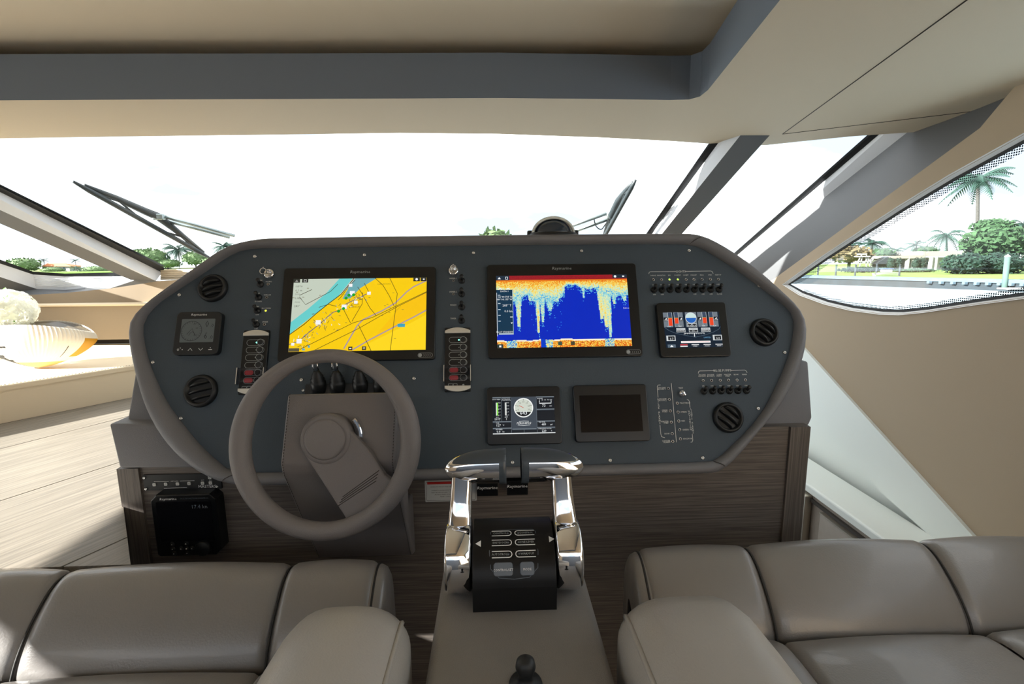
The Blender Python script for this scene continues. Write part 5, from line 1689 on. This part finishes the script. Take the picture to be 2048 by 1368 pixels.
def seat(label, dz, dy, xs, arm_x, arm_front, cz=0.0):
    """xs: wing, seam, seam, wing; profile runs over the front roll down to the crease"""
    z0 = CZ
    base = Vector((sum(xs) / 4, 0.6 + dy, 0))
    t = thing('helm_chair', label, 'seat', base, 'helm seats')
    prof = [(0.895, -0.86), (0.915, -0.76), (0.918, -0.67), (0.908, -0.60), (0.882, -0.572), (0.845, -0.576), (0.80, -0.61), (0.768, -0.646), (0.75, -0.69), (0.745, -0.705)]
    prof = [(y + dy, z + z0 + (dz if z > -0.65 else cz if y < 0.8 else 0)) for y, z in prof]
    pf = list(reversed(prof))                           # crease -> front so normals face up
    seq = sorted(xs)
    names = ('wing', 'front_roll', 'wing')
    for k in range(3):
        m_ = MB(); m_.grid(pillow(seq[k], seq[k + 1], pf, 22, edge=0.011, puff=0.008 if k == 1 else 0.005))
        o = m_.build(names[k], 'seat_leather', t)
    m_ = MB()
    cush = [(0.30, -0.645), (0.45, -0.655), (0.6, -0.665), (0.69, -0.668), (0.732, -0.68), (0.745, -0.705)]
    cush = [(y + dy, z + z0 + cz) for y, z in cush]
    m_.grid(pillow(seq[1] - 0.006, seq[2] + 0.006, cush, 24, edge=0.012, puff=0.006)); m_.build('seat_cushion', 'seat_leather', t)
    for a, b in ((seq[0], seq[1] - 0.004), (seq[2] + 0.004, seq[3])):
        m_ = MB(); m_.grid(pillow(a, b, [(y, z + 0.004) for y, z in cush], 12, edge=0.008)); m_.build('cushion_bolster', 'seat_leather', t)
    for k in (1, 2):                                    # piping in the two seams
        pp = spline([(*p, 0) for p in prof], 4)
        m_ = MB(); m_.tube([(seq[k], p.x, p.y - 0.007) for p in pp], 0.002, 6); m_.build('seam_piping', 'seat_seam', t)
    # end caps of the roll with their welt
    for xe, sg in ((seq[0], -1), (seq[3], 1)):
        out = [(p.x, p.y) for p in spline([(*p, 0) for p in prof], 4)]
        c_ = (sum(p[0] for p in out) / len(out) - 0.01, sum(p[1] for p in out) / len(out) - .02)
        rows = []
        for f_, off in ((1.0, -0.006), (1.0, 0.004), (0.96, 0.013), (0.85, 0.02), (0.6, 0.025), (0.2, 0.026)):
            rows.append([(xe + sg * off, c_[0] + (p[0] - c_[0]) * f_, c_[1] + (p[1] - 0.006 - c_[1]) * f_) for p in out])
        m_ = MB(); m_.grid(rows); m_.build('end_cap', 'seat_leather', t)
        m_ = MB(); m_.tube([(xe, p[0], p[1] - 0.006) for p in out], 0.0022, 6); m_.build('welt', 'seat_seam', t)
    m_ = MB(); m_.box((base.x, 0.58 + dy, z0 - 0.80), (seq[3] - seq[0] - 0.04, 0.60, 0.12), 0.03, 3); m_.build('seat_pan', 'seat_leather', t)
    m_ = MB(); m_.lathe([(0.16, 0.0), (0.16, 0.015), (0.07, 0.03), (0.06, 0.06), (0.06, z0 - 0.86)], 28, M=Matrix.Translation((base.x, 0.55 + dy, 0))); m_.build('column', 'steel', t)
    # armrest nearest the pedestal
    ax0, ax1 = arm_x
    zt = -0.42 + z0
    rows = []
    nseg = 14
    stations = [(arm_front, 0.08), (arm_front - 0.003, 0.45), (arm_front - 0.010, 0.66), (arm_front - 0.022, 0.82), (arm_front - 0.042, 0.93), (arm_front - 0.07, 0.985), (arm_front - 0.12, 1.0), (arm_front - 0.25, 1.0), (arm_front - 0.45, 1.0), (0.0, 1.0)]
    w2 = (ax1 - ax0) / 2; xc_ = (ax0 + ax1) / 2; hgt = 0.20
    for (y, f_) in stations:
        sec = rrect(2 * w2 * (0.55 + 0.45 * f_), hgt * (0.25 + 0.75 * f_), 0.068 * (0.25 + 0.75 * f_), 8)
        back_off = max(0.0, (arm_front - y))
        rows.append([(xc_ + p[0], y, zt - hgt / 2 - 0.06 * (1 - f_) + 0.02 * min(1, back_off * 2) + p[1]) for p in sec])
    m_ = MB(); m_.grid(rows, closed=True); m_.add(rows[0], [tuple(range(len(rows[0])))]); am = m_.build('armrest', 'arm_leather_lit', t)
    inner = 1 if abs(ax1) < abs(ax0) else 0             # welt on the pedestal side
    ri = [r[(3 if inner else 14)] for r in rows[3:]]
    m_ = MB(); m_.tube(ri, 0.0035, 6); m_.build('armrest_welt', 'arm_leather_lit', am)
    return t
YC = 0.9
xsL = [PY(-40, 1125, YC).x, PY(150, 1128, YC).x, PY(590, 1128, YC).x, PY(764, 1135, YC).x]
seat('grey leather helm seat on the left, in front of the steering wheel', 0.008, 0, xsL, (PZ(462, 1368, -0.42).x, PZ(788, 1330, -0.42).x), PZ(640, 1212, -0.42).y + 0.05, 0.02)
xsR = [PY(1268, 1110, YC + .05).x, PY(1480, 1095, YC + 0.05).x, PY(1822, 1085, YC + 0.05).x, PY(2040, 1100, YC + 0.05).x]
seat('grey leather helm seat on the right of the pedestal', -0.012, 0.045, xsR, (PZ(1288, 1330, -0.42).x, PZ(1640, 1340, -0.42).x), PZ(1440, 1188, -0.42).y + 0.05)

# ================================================================== windshield wipers (outside the glass)
def gwo(x, y, off): return GW(x, y, -off)
def wiper(label, tip, tail, hub, arms, fl):
    t = thing('windshield_wiper', label, 'wiper', gwo(*hub, 0.03), 'windshield wipers')
    a, b = gwo(*tip, 0.012), gwo(*tail, 0.012)
    m_ = MB(); m_.tube([along(a, b, k / 10) for k in range(11)], [0.006] + [0.0115] * 9 + [0.006], 6); m_.build('rubber_blade', 'wiper_black', t)
    h = gwo(*hub, 0.05)
    up_ = WN
    m_ = MB()
    pts = [along(a, b, 0.06) + up_ * 0.012, along(a, b, 0.25) + up_ * 0.035, along(a, b, 0.45) + up_ * 0.052, h, along(a, b, 0.75) + up_ * 0.036, along(a, b, 0.94) + up_ * 0.012]
    m_.tube(pts, [0.007, 0.013, 0.018, 0.020, 0.013, 0.007], 6); m_.build('yoke', 'wiper_black', t)
    for f0_, f1_ in ((0.15, 0.4), (0.62, 0.85)):
        m_ = MB(); c_ = along(a, b, (f0_ + f1_) / 2)
        m_.tube([along(a, b, f0_) + up_ * 0.006, c_ + up_ * 0.028, along(a, b, f1_) + up_ * 0.006], 0.005, 6); m_.build('claw', 'wiper_black', t)
    m_ = MB(); m_.box(h, (0.05, 0.03, 0.03), 0.006); m_.build('pivot', 'wiper_steel', t)
    for p0_, p1_ in arms:
        m_ = MB(); m_.tube([gwo(*p0_, 0.06), gwo(*p1_, 0.05)], 0.0085, 8); m_.build('arm', 'wiper_steel', t)
    m_ = MB(); m_.tube(spline([gwo(*q, 0.05) for q in fl], 5), 0.003, 5); m_.build('washer_hose', 'wiper_black', t)
wiper('long black windshield wiper lying across the left of the glass', (146, 363), (420, 516), (318, 434), [((325, 432), (470, 472)), ((327, 440), (460, 475))], [(330, 445), (338, 452), (344, 447), (347, 449)])
wiper('short upright windshield wiper to the right of the compass', (1271, 361), (1205, 480), (1222, 433), [((1213, 427), (1125, 458)), ((1218, 438), (1140, 466))], [(1188, 438), (1192, 452), (1202, 459), (1210, 450), (1216, 441)])

# ================================================================== vase and flowers on the shelf
vb = PZ(80, 737, zs - CZ)
L0 = PD(204, 667, (vb - EYE).dot(FW)); hl = (L0 - vb).length
VF = Matrix.Translation(vb)
half = abs(L0.x - vb.x) * 1.0; ht = PD(80, 643, (vb - EYE).dot(FW)).z - vb.z
vase = thing('decorative_vase', 'pleated cream vase with black and gold pattern on the sunlit shelf', 'vase', VF)
NR, NA = 26, 180
rows, colr = [], []
def vcol(t_, a):
    x_ = math.cos(a); 
    if x_ > 0.86 and t_ > 0.35 and t_ < 0.8: return (226, 170, 40)
    if x_ < -0.5 - 0.2 * math.sin(t_ * 40) * .3 and 0.04 < t_ < 0.42: return (34, 38, 44)
    if x_ < -0.25 and abs(t_ - 0.62 - 0.05 * x_) < 0.025: return (40, 40, 44)
    if x_ < -0.5 and 0.42 <= t_ < 0.6: return (170, 186, 196)
    if 0.62 < x_ < 0.74 and 0.35 < t_ < 0.6 and int(a * 40) % 3 == 0: return (60, 54, 50)
    if t_ < 0.25: return (246, 196, 130)  # lower pleats tinted orange, the shade there painted in
    return (250, 244, 232)
for i in range(NR + 1):
    t_ = i / NR
    row = []
    for k in range(NA):
        a = 2 * PI * k / NA
        cx_, sy_ = math.cos(a), math.sin(a)
        pr_ = math.sin(t_ * PI / 2) ** 0.8
        lx_ = half * pr_ * (abs(cx_) ** 0.9) * (1 if cx_ > 0 else -1)
        if t_ > 0.72: lx_ *= 1 - 0.10 * ((t_ - 0.72) / 0.28) ** 1.5
        ly_ = 0.10 * pr_ * sy_ * (1 - 0.25 * t_) * (1 - 0.55 * abs(cx_) ** 3)
        rip = 1 + 0.012 * (1 if k % 2 else -1) * min(1, t_ * 4)
        zz2 = ht * (0.02 + 0.98 * t_ ** 1.25) * (1 - 0.22 * abs(cx_) ** 2 * t_)
        row.append((lx_ * rip, ly_ * rip, zz2))
    rows.append(row)
cols = [vcol((i + .5) / NR, 2 * PI * (k + .5) / NA) for i in range(NR) for k in range(NA)]
mb = MB(VF); mb.grid(rows, closed=True, smooth=False, cols=cols)
mb.add(rows[0], [tuple(range(NA))], col=(246, 196, 130))
mb.add([(p[0] * .97, p[1] * .9, p[2] - 0.004) for p in rows[-1]], [tuple(range(NA))], col=(90, 80, 64))  # dark sheet below the rim paints the shaded inside
mb.build('shell', 'vase', vase, recalc=False)
def hydrangea(c, r, label):
    t = thing('hydrangea', label, 'flower', c - Vector((0, 0, r)), 'white flowers in the vase')
    rg = random.Random(5 + int(r * 1000))
    m_ = MB()
    for k in range(420):
        z_ = rg.uniform(-0.75, 1); a = rg.uniform(0, 2 * PI); q = math.sqrt(max(0, 1 - z_ * z_))
        d_ = Vector((q * math.cos(a), q * math.sin(a), z_))
        p = c + d_ * r * rg.uniform(0.86, 1.04)
        s_ = rg.uniform(0.012, 0.018)
        u = d_.orthogonal().normalized(); v = d_.cross(u)
        b_ = rg.uniform(0, PI)
        for j in range(4):
            e = (u * math.cos(b_ + j * PI / 2) + v * math.sin(b_ + j * PI / 2))
            f = d_.cross(e)
            m_.add([p, p + e * s_ * .6 + f * s_ * .45 + d_ * .003, p + e * s_ + d_ * .001, p + e * s_ * .6 - f * s_ * .45 + d_ * .003], [(0, 1, 2, 3)])
    m_.build('petals', 'petal', t, recalc=False)['kind'] = 'stuff'
    m_ = MB(); m_.lathe([(r * .5 * math.sin(k * PI / 10), -r * .5 * math.cos(k * PI / 10)) for k in range(11)], 16, M=Matrix.Translation(c)); m_.build('flower_core', 'petal', t)
    m_ = MB(); m_.tube([c - Vector((0, 0, r * .5)), Vector((vb.x - .02, vb.y, vb.z + ht * .6))], 0.006, 6); m_.build('stem', 'leaf_bright', t)
    return t
dv_ = (vb - EYE).dot(FW)
c = PD(22, 622, dv_); hydrangea(c, 0.088, 'white hydrangea flower head in the pleated vase at the left edge')
c2 = PD(-60, 640, dv_ * 0.99); hydrangea(c2, 0.085, 'white hydrangea flower head mostly outside the left edge')
t = thing('flower_leaf', 'bright green leaf behind the white flowers at the left edge', 'leaf', c + Vector((-0.06, 0, .05)))
lf = []
for k in range(9):
    t_ = k / 8
    w_ = 0.028 * math.sin(PI * min(1, t_ * .95 + .03))
    p = PD(-8, 622, dv_) .lerp(PD(2, 578, dv_ * 1.0), t_) + Vector((0, 0.02 * t_, 0))
    lf.append([p + Vector((-w_, 0, 0.006)), p, p + Vector((w_, 0, 0.006))])
mb = MB(); mb.grid(lf); mb.build('leaf_blade', 'leaf_bright', t, recalc=False)


# ================================================================== outside: water, banks, trees, houses
ZWAT = CZ - 4.3
mb = MB(); mb.add([(-700, -400, ZWAT), (700, -400, ZWAT), (700, 900, ZWAT), (-700, 900, ZWAT)], [(0, 1, 2, 3)])
wt = mb.build('water', 'water', None, recalc=False); tag(wt, 'pale rippled water of the canal beyond the side window', 'water', kind='stuff')
ZL = ZWAT + 1.35
s0, s1 = PZ(1560, 566, ZWAT - CZ), PZ(2100, 585, ZWAT - CZ)
sd_ = (s1 - s0).normalized(); sn = Vector((-sd_.y, sd_.x, 0))
if sn.dot(Vector((s0.x, s0.y, 0))) < 0: sn = -sn
A0, A1 = s0 - sd_ * 60, s1 + sd_ * 60
mb = MB(); mb.add([(*(A0 + sn * .6).xy, ZL), (*(A1 + sn * .6).xy, ZL), (*(A1 + sn * 260).xy, ZL), (*(A0 + sn * 260).xy, ZL)], [(0, 1, 2, 3)])
o = mb.build('lawn', 'lawn', None, recalc=False); tag(o, 'bright green lawn behind the seawall', 'lawn', kind='stuff')
wall_ = thing('seawall', 'long blue grey concrete seawall along the far bank', 'seawall', Vector((s0.x, s0.y, ZWAT)))
def slab(a, b, d0, d1, z0_, z1_):
    m_ = MB(); q = [a + sn * d0, b + sn * d0, b + sn * d1, a + sn * d1]
    m_.prism([(p.x, p.y) for p in q], z0_, z1_); return m_
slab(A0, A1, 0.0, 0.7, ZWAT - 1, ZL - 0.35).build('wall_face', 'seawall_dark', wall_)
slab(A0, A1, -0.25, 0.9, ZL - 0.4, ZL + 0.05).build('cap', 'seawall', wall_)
for k in range(9):
    p = PZ(1878 + 21 * k, 575 + k, ZWAT - CZ)
    q = s0 + sd_ * ((p - s0).dot(sd_))
    m_ = MB(); m_.box((q.x - sn.x * .3, q.y - sn.y * .3, ZL - 0.55), (0.4, 0.4, 0.3)); m_.build('cap_bracket', 'seawall', wall_)
def ground(x, s, z=None):
    p = PD(x, 520, s); return Vector((p.x, p.y, ZL if z is None else z))
def zat(x, y, s): return PD(x, y, s).z
GR_P = 'palms on the far bank'
def palm(label, x, y, s, r, n=16, droop=1.0, lean=0.0, base=None, seed=0):
    rg = random.Random(seed)
    g = ground(x + lean, s) if base is None else base
    c = PD(x, y, s)
    t = thing('palm_tree', label, 'palm tree', g, GR_P)
    m_ = MB(); hgt = c.z - g.z
    tr_ = [g.lerp(c, k / 8) + Vector((math.sin(k * .5) * .02 * hgt * 0.4, 0, 0)) for k in range(9)]
    tr_[-1] = c
    m_.tube(tr_, [hgt * 0.02 + .1] + [0.013 * hgt + 0.06] * 7 + [0.01 * hgt + .05], 8); m_.build('trunk', 'trunk', t)
    R = r * s / 1000
    for k in range(n):
        a = 2 * PI * k / n + rg.uniform(-.2, .2)
        el = rg.uniform(-0.25, 1.0)
        d = Vector((math.cos(a), math.sin(a), 0))
        m_ = MB()
        spn = []
        for j in range(9):
            t_ = j / 8
            spn.append(c + d * R * (t_ * math.cos(el * .6)) + Vector((0, 0, R * (math.sin(el) * t_ * 1.1 - droop * 0.75 * t_ ** 2.2))))
        side = d.cross(Vector((0, 0, 1)))
        for j in range(8):
            p, q = spn[j], spn[j + 1]
            for f in (0.0, 0.5):
                b = p.lerp(q, f); e = (q - p).normalized()
                ll = R * 0.30 * math.sin(PI * min(.97, (j + f) / 8 * .8 + .18)); ww = R * 0.06
                for sg in (-1, 1):
                    tip = b + side * sg * ll * .8 + e * ll * .5 - Vector((0, 0, ll * .45))
                    m_.add([b, b + e * ww, tip], [(0, 1, 2)])
        m_.tube(spn, R * 0.012, 3, caps=False)
        m_.build('frond', 'palm_leaf', t, recalc=False)
    return t
def bush(label, x, y, rx, ry, s, m, name='bush', cat='bush', group='bushes on the far bank', n=420, leaf=0.16, seed=1, deep=None, z0=None):
    rg = random.Random(seed + int(x))
    c = PD(x, y, s); kx = s / 1000
    g = Vector((c.x, c.y, min(ZL, c.z - ry * kx) if z0 is None else z0))
    t = thing(name, label, cat, g, group)
    ax, ay, az = rx * kx, (deep or rx) * kx * .8, ry * kx
    m_ = MB()
    for k in range(n):
        z_ = rg.uniform(-0.95, 1); a = rg.uniform(0, 2 * PI); q = math.sqrt(1 - z_ * z_)
        rr = rg.uniform(0.78, 1.06)
        p = c + Vector((ax * q * math.cos(a) * rr, ay * q * math.sin(a) * rr, az * z_ * rr))
        L_ = leaf * min(ax, az) * rg.uniform(.7, 1.4)
        u = Vector((rg.gauss(0, 1), rg.gauss(0, 1), rg.gauss(0, 1))).normalized(); v = u.orthogonal().normalized()
        m_.add([p - u * L_, p + v * L_ * .6, p + u * L_, p - v * L_ * .6], [(0, 1, 2, 3)])
    m_.build('foliage', m, t, recalc=False)['kind'] = 'stuff'
    rows = []
    for i in range(9):
        ph = PI * i / 8 - PI / 2
        rows.append([c + Vector((ax * .86 * math.cos(ph) * math.cos(2 * PI * k / 14), ay * .86 * math.cos(ph) * math.sin(2 * PI * k / 14), az * .88 * math.sin(ph))) * 1.0 for k in range(14)])
    m_ = MB(); m_.grid(rows, closed=True); m_.build('inner_growth', m, t)
    m_ = MB(); m_.tube([g, c], 0.06 * ax + .03, 6); m_.build('stem', 'trunk', t)
    return t

# starboard bank
house = thing('house', 'low white house with flat roof and columns on the far bank', 'house', ground(1850, 105))
HS = 105
def hrect(x0, y0, x1, y1, s, th, name, m, parent=house):
    a, b = PD(x0, y0, s), PD(x1, y1, s)
    zc = sorted((a.z, b.z))
    d = Vector((b.x - a.x, b.y - a.y, 0)); nrm = Vector((-d.y, d.x, 0)).normalized()
    if nrm.dot(FW) < 0: nrm = -nrm
    m_ = MB(); q = [a, b, b + nrm * th, a + nrm * th]
    m_.prism([(p.x, p.y) for p in q], zc[0], zc[1]); return m_.build(name, m, parent)
hrect(1782, 516, 1925, 546, HS + 3, 6, 'wall', 'house_white')
hrect(1776, 511.5, 1850, 516.5, HS - 1, 9, 'roof', 'house_roof')
hrect(1846, 502.5, 1930, 512, HS, 9, 'roof', 'house_roof')
for x in (1813.5, 1825, 1860, 1869.5): hrect(x - 2, 513, x + 2, 546, HS - .5, .5, 'column', 'house_white')
for x0_, x1_ in ((1786, 1808), (1817, 1822), (1832, 1856), (1864, 1867), (1874, 1892)): hrect(x0_, 519, x1_, 541, HS + 2.9, .2, 'window', 'house_glass')
sh = thing('garden_hut', 'dark thatched hut roof beside the white house', 'hut', ground(1770, 100))
a_, b_, c_ = PD(1752, 528, 101), PD(1776, 513, 101), PD(1790, 528, 101)
m_ = MB(); bk_ = Vector((2, 4, 0)); m_.add([a_, b_, c_, a_ + bk_, b_ + bk_, c_ + bk_], [(0, 1, 2), (3, 5, 4), (0, 3, 4, 1), (1, 4, 5, 2), (0, 2, 5, 3)]); m_.build('roof', 'post_wood', sh)
hrect(1757, 528, 1786, 544, 102, 2, 'wall', 'seawall_dark', sh)
tower = thing('lookout_tower', 'white framed lookout tower standing on the lawn', 'tower', ground(1727, 96))
for (x0_, x1_) in ((1711, 1722), (1741, 1735), (1719, 1725), (1733, 1732)):
    m_ = MB(); m_.tube([PD(x0_, 534, 96), PD(x1_, 512, 96)], 0.13, 6); m_.build('leg', 'house_white', tower)
hrect(1719, 512, 1741, 514, 95.5, 1.6, 'platform', 'house_white', tower); hrect(1720, 522, 1738, 523.5, 95.6, 1.5, 'platform', 'house_white', tower); hrect(1722, 507, 1734, 509.5, 95.8, 1.2, 'roof', 'house_white', tower)
for x in (1723, 1733): hrect(x - .6, 509, x + .6, 512.5, 95.9, .2, 'post', 'house_white', tower)
m_ = MB(); m_.tube([PD(1711, 533.6, 96), PD(1711, 545, 96)], .1, 6); m_.tube([PD(1741, 533.6, 96), PD(1741, 545, 96)], .1, 6); m_.build('footing', 'house_white', tower)
palm('tall slender palm rising above the bushes at the right edge', 1957, 358, 95, 58, 24, 0.75, -4, seed=1)
palm('palm with wide crown between the house and the large bush', 1893, 472, 112, 40, 15, 1.0, 4, seed=2)
palm('palm with feathery crown above the dry tree at the window tip', 1745, 487, 118, 36, 14, 0.9, seed=3)
palm('palm leftmost on the bank, close to the window gasket', 1697, 493, 116, 32, 13, 1.0, seed=4)
palm('bushy young palm behind the low roof', 1833, 490, 120, 24, 13, 0.7, seed=5)
palm('small palm left of the young palm behind the hut', 1792, 500, 122, 20, 12, 0.9, seed=6)
palm('palm cut by the right picture edge', 2046, 448, 115, 34, 12, 0.9, seed=7)
bush('brown dry broad tree above the hedge near the window tip', 1700, 509, 44, 17, 104, 'foliage_dry', 'broad_tree', 'tree', 'trees on the far bank', n=600, leaf=.2)
bush('green tree top between the dry tree and the house', 1765, 508, 24, 12, 112, 'foliage_mid', 'broad_tree', 'tree', 'trees on the far bank')
bush('low green tree crown behind the house roof', 1850, 502, 26, 10, 120, 'foliage_mid', 'broad_tree', 'tree', 'trees on the far bank')
bush('tall olive green tree at the right edge of the side window', 1995, 485, 62, 30, 84, 'foliage_mid', 'broad_tree', 'tree', 'trees on the far bank', n=900, leaf=.2)
bush('light green leafy tree crown under the tall palm', 1985, 452, 38, 14, 86, 'foliage_mid', 'broad_tree', 'tree', 'trees on the far bank', n=500, leaf=.25)
bush('large dark green bush beside the white house', 1930, 528, 42, 21, 80, 'foliage_dark', n=900, leaf=.16)
bush('very large dark green bush by the wooden piling', 1998, 528, 48, 22, 80, 'foliage_dark', n=900, leaf=.16)
bush('light green rounded bush left of the large dark bush', 1897, 526, 14, 14, 86, 'foliage_mid')
for x, lb_ in ((1782, 'clipped round shrub at the left end of the house'), (1796, 'second clipped round shrub at the left end of the house'), (1832, 'clipped round shrub between the house columns'), (1844, 'clipped tall shrub in front of the house columns')):
    bush(lb_, x, 528, 8.5, 13, 96, 'foliage_dark', 'clipped_shrub', 'shrub', 'clipped shrubs by the house', n=260)
bush('long low clipped hedge under the dry tree', 1727, 539, 52, 5.5, 92, 'foliage_dark', 'hedge', 'hedge', 'hedges on the lawn', n=700, leaf=.35, deep=10)
bush('long low clipped hedge in front of the house', 1830, 541, 50, 4, 91, 'foliage_mid', 'hedge', 'hedge', 'hedges on the lawn', n=500, leaf=.35, deep=8)
for k, (x, yt, yb) in enumerate(((1602, 536, 566), (1634, 534, 567), (1669.5, 531, 568), (1708, 531, 569), (1750, 530, 569), (1796, 531, 570))):
    p = PZ(x, yb, ZWAT - CZ); top_ = PY(x - 1, yt, p.y)
    t = thing('dock_post', ('thin dock post nearest the window tip', 'second thin dock post from the window tip', 'third thin dock post from the window tip', 'thin dock post below the lookout tower', 'thin dock post left of the moored boat', 'thin dock post right of the moored boat')[k], 'post', p, 'dock posts along the seawall')
    m_ = MB(); m_.tube([p - Vector((0, 0, 1)), Vector((p.x, p.y, top_.z))], 0.13, 8); m_.build('shaft', 'post_wood', t)
    m_ = MB(); m_.lathe([(0.16, 0), (0.16, .12), (0, .2)], 8, M=Matrix.Translation((p.x, p.y, top_.z))); m_.build('post_cap', 'post_wood', t)
p = PZ(2009, 582, ZWAT - CZ); top_ = PY(2015, 514, p.y)
t = thing('mooring_piling', 'thick greenish mooring piling leaning at the right', 'piling', p)
m_ = MB(); m_.tube([p - Vector((0, 0, 1)), top_], 0.28, 10); m_.build('shaft', 'piling', t)
m_ = MB(); m_.lathe([(0.3, 0), (0.3, .1), (0, .35)], 10, M=Matrix.Translation(top_)); m_.build('piling_cap', 'house_white', t)
def hull(label, x0, x1, y0, y1, s, name='motor_boat'):
    a, b = PD(x0, y1, s), PD(x1, y1, s)
    L_ = (b - a).length; e = (b - a).normalized(); h_ = (y1 - y0) * s / 1000; up_ = Vector((0, 0, 1)); sd2 = e.cross(up_)
    t = thing(name, label, 'boat', (a + b) / 2)
    rows = []
    for k in range(9):
        t_ = k / 8
        wd = 0.16 * L_ * math.sin(PI * min(1, .25 + t_ * .75)) ** .7
        c_ = a + e * L_ * t_ + up_ * h_ * (0.55 + 0.12 * t_)
        rows.append([c_ + sd2 * wd, c_ + sd2 * wd * .6 - up_ * h_ * .45, c_ - up_ * h_ * .6, c_ - sd2 * wd * .6 - up_ * h_ * .45, c_ - sd2 * wd])
    m_ = MB(); m_.grid(rows); m_.grid([[r[0] for r in rows], [r[4] for r in rows]], smooth=False); m_.build('hull', 'boat_white', t, recalc=False)
    c_ = a + e * L_ * .45 + up_ * h_ * .95
    m_ = MB(); m_.box(c_, (L_ * .35, L_ * .16, h_ * .4), .05, rot=Matrix.Rotation(math.atan2(e.y, e.x), 3, 'Z')); m_.build('cabin', 'boat_white', t)
    m_ = MB(); m_.box(c_ + up_ * h_ * .35, (L_ * .42, L_ * .2, h_ * .12), .03, rot=Matrix.Rotation(math.atan2(e.y, e.x), 3, 'Z')); m_.build('canopy', 'boat_blue', t)
hull('white motor boat with blue canopy moored at the seawall', 1748, 1800, 541, 553, 76)
p = PZ(2028, 583, ZWAT - CZ)
t = thing('floating_dock', 'small white floating platform at the foot of the piling', 'platform', p)
m_ = MB(); m_.box((p.x, p.y, ZWAT + .35), (3.0, 1.4, .18), .05); m_.build('deck', 'house_white', t)
m_ = MB(); m_.box((p.x, p.y, ZWAT + .1), (2.7, 1.2, .4), .05); m_.build('float', 'post_wood', t)

mb = MB(); mb.prism([(-2.5, 3.06), (1.0, 3.06), (0.85, 5.5), (0.2, 7.6), (-0.75, 8.6), (-1.7, 7.6), (-2.35, 5.5)], CZ - 0.55, CZ - 0.30, 0.05)
struct('foredeck', mb, 'white_gel')

# shore ahead and to port
mb = MB(); mb.add([(-420, 205, ZL), (60, 235, ZL), (60, 420, ZL), (-420, 420, ZL)], [(0, 1, 2, 3)]); mb.add([(-420, 205, ZWAT - 1), (60, 235, ZWAT - 1), (60, 235, ZL), (-420, 205, ZL)], [(0, 1, 2, 3)])
o = mb.build('far_shore', 'lawn', None, recalc=False); tag(o, 'distant green shore ahead of the boat', 'shore', kind='stuff')
GR_P = 'palms on the distant shore'
palm('palm with round crown under the left wiper blade', 357, 500, 230, 32, 30, 0.8, seed=11)
palm('distant palm right of the left wiper blade, close to the console', 447, 493, 240, 24, 26, 0.8, seed=12)
palm('tiny distant palm left in the port corner pane', 87, 520, 235, 10, 12, .8, seed=13)
palm('tiny distant palm right in the port corner pane', 150, 521, 235, 11, 12, .8, seed=14)
palm('small distant palm low in the port corner pane', 152, 536, 220, 12, 12, .8, seed=15)
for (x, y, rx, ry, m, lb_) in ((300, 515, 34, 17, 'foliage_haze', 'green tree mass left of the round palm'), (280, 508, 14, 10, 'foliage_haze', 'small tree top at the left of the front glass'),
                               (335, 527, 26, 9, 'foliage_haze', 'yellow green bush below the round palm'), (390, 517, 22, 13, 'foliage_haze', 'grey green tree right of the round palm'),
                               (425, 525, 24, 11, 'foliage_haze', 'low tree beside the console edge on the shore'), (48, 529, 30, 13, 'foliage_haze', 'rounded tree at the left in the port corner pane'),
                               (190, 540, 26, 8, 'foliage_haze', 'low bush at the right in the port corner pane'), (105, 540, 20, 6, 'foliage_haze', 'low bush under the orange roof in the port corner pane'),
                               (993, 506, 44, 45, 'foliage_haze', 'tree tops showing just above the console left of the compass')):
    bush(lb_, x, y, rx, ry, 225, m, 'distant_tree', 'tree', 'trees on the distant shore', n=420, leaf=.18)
t = thing('distant_house', 'distant house with orange roof seen in the port corner pane', 'house', ground(112, 228))
hrect(84, 532, 140, 543, 230, 6, 'wall', 'house_white', t)
a_, b_, c_, d_ = PD(80, 533, 229), PD(95, 526.5, 230), PD(128, 526.5, 230), PD(144, 533, 229)
m_ = MB(); m_.add([a_, b_, c_, d_, a_ + Vector((0, 8, 0)), d_ + Vector((0, 8, 0))], [(0, 1, 2, 3), (4, 5, 2, 1), (0, 1, 4), (3, 5, 2)]); m_.build('roof', 'roof_orange', t, recalc=False)
for x in (96, 112, 128): hrect(x - 2, 535, x + 2, 540, 229.8, .2, 'window', 'house_glass', t)
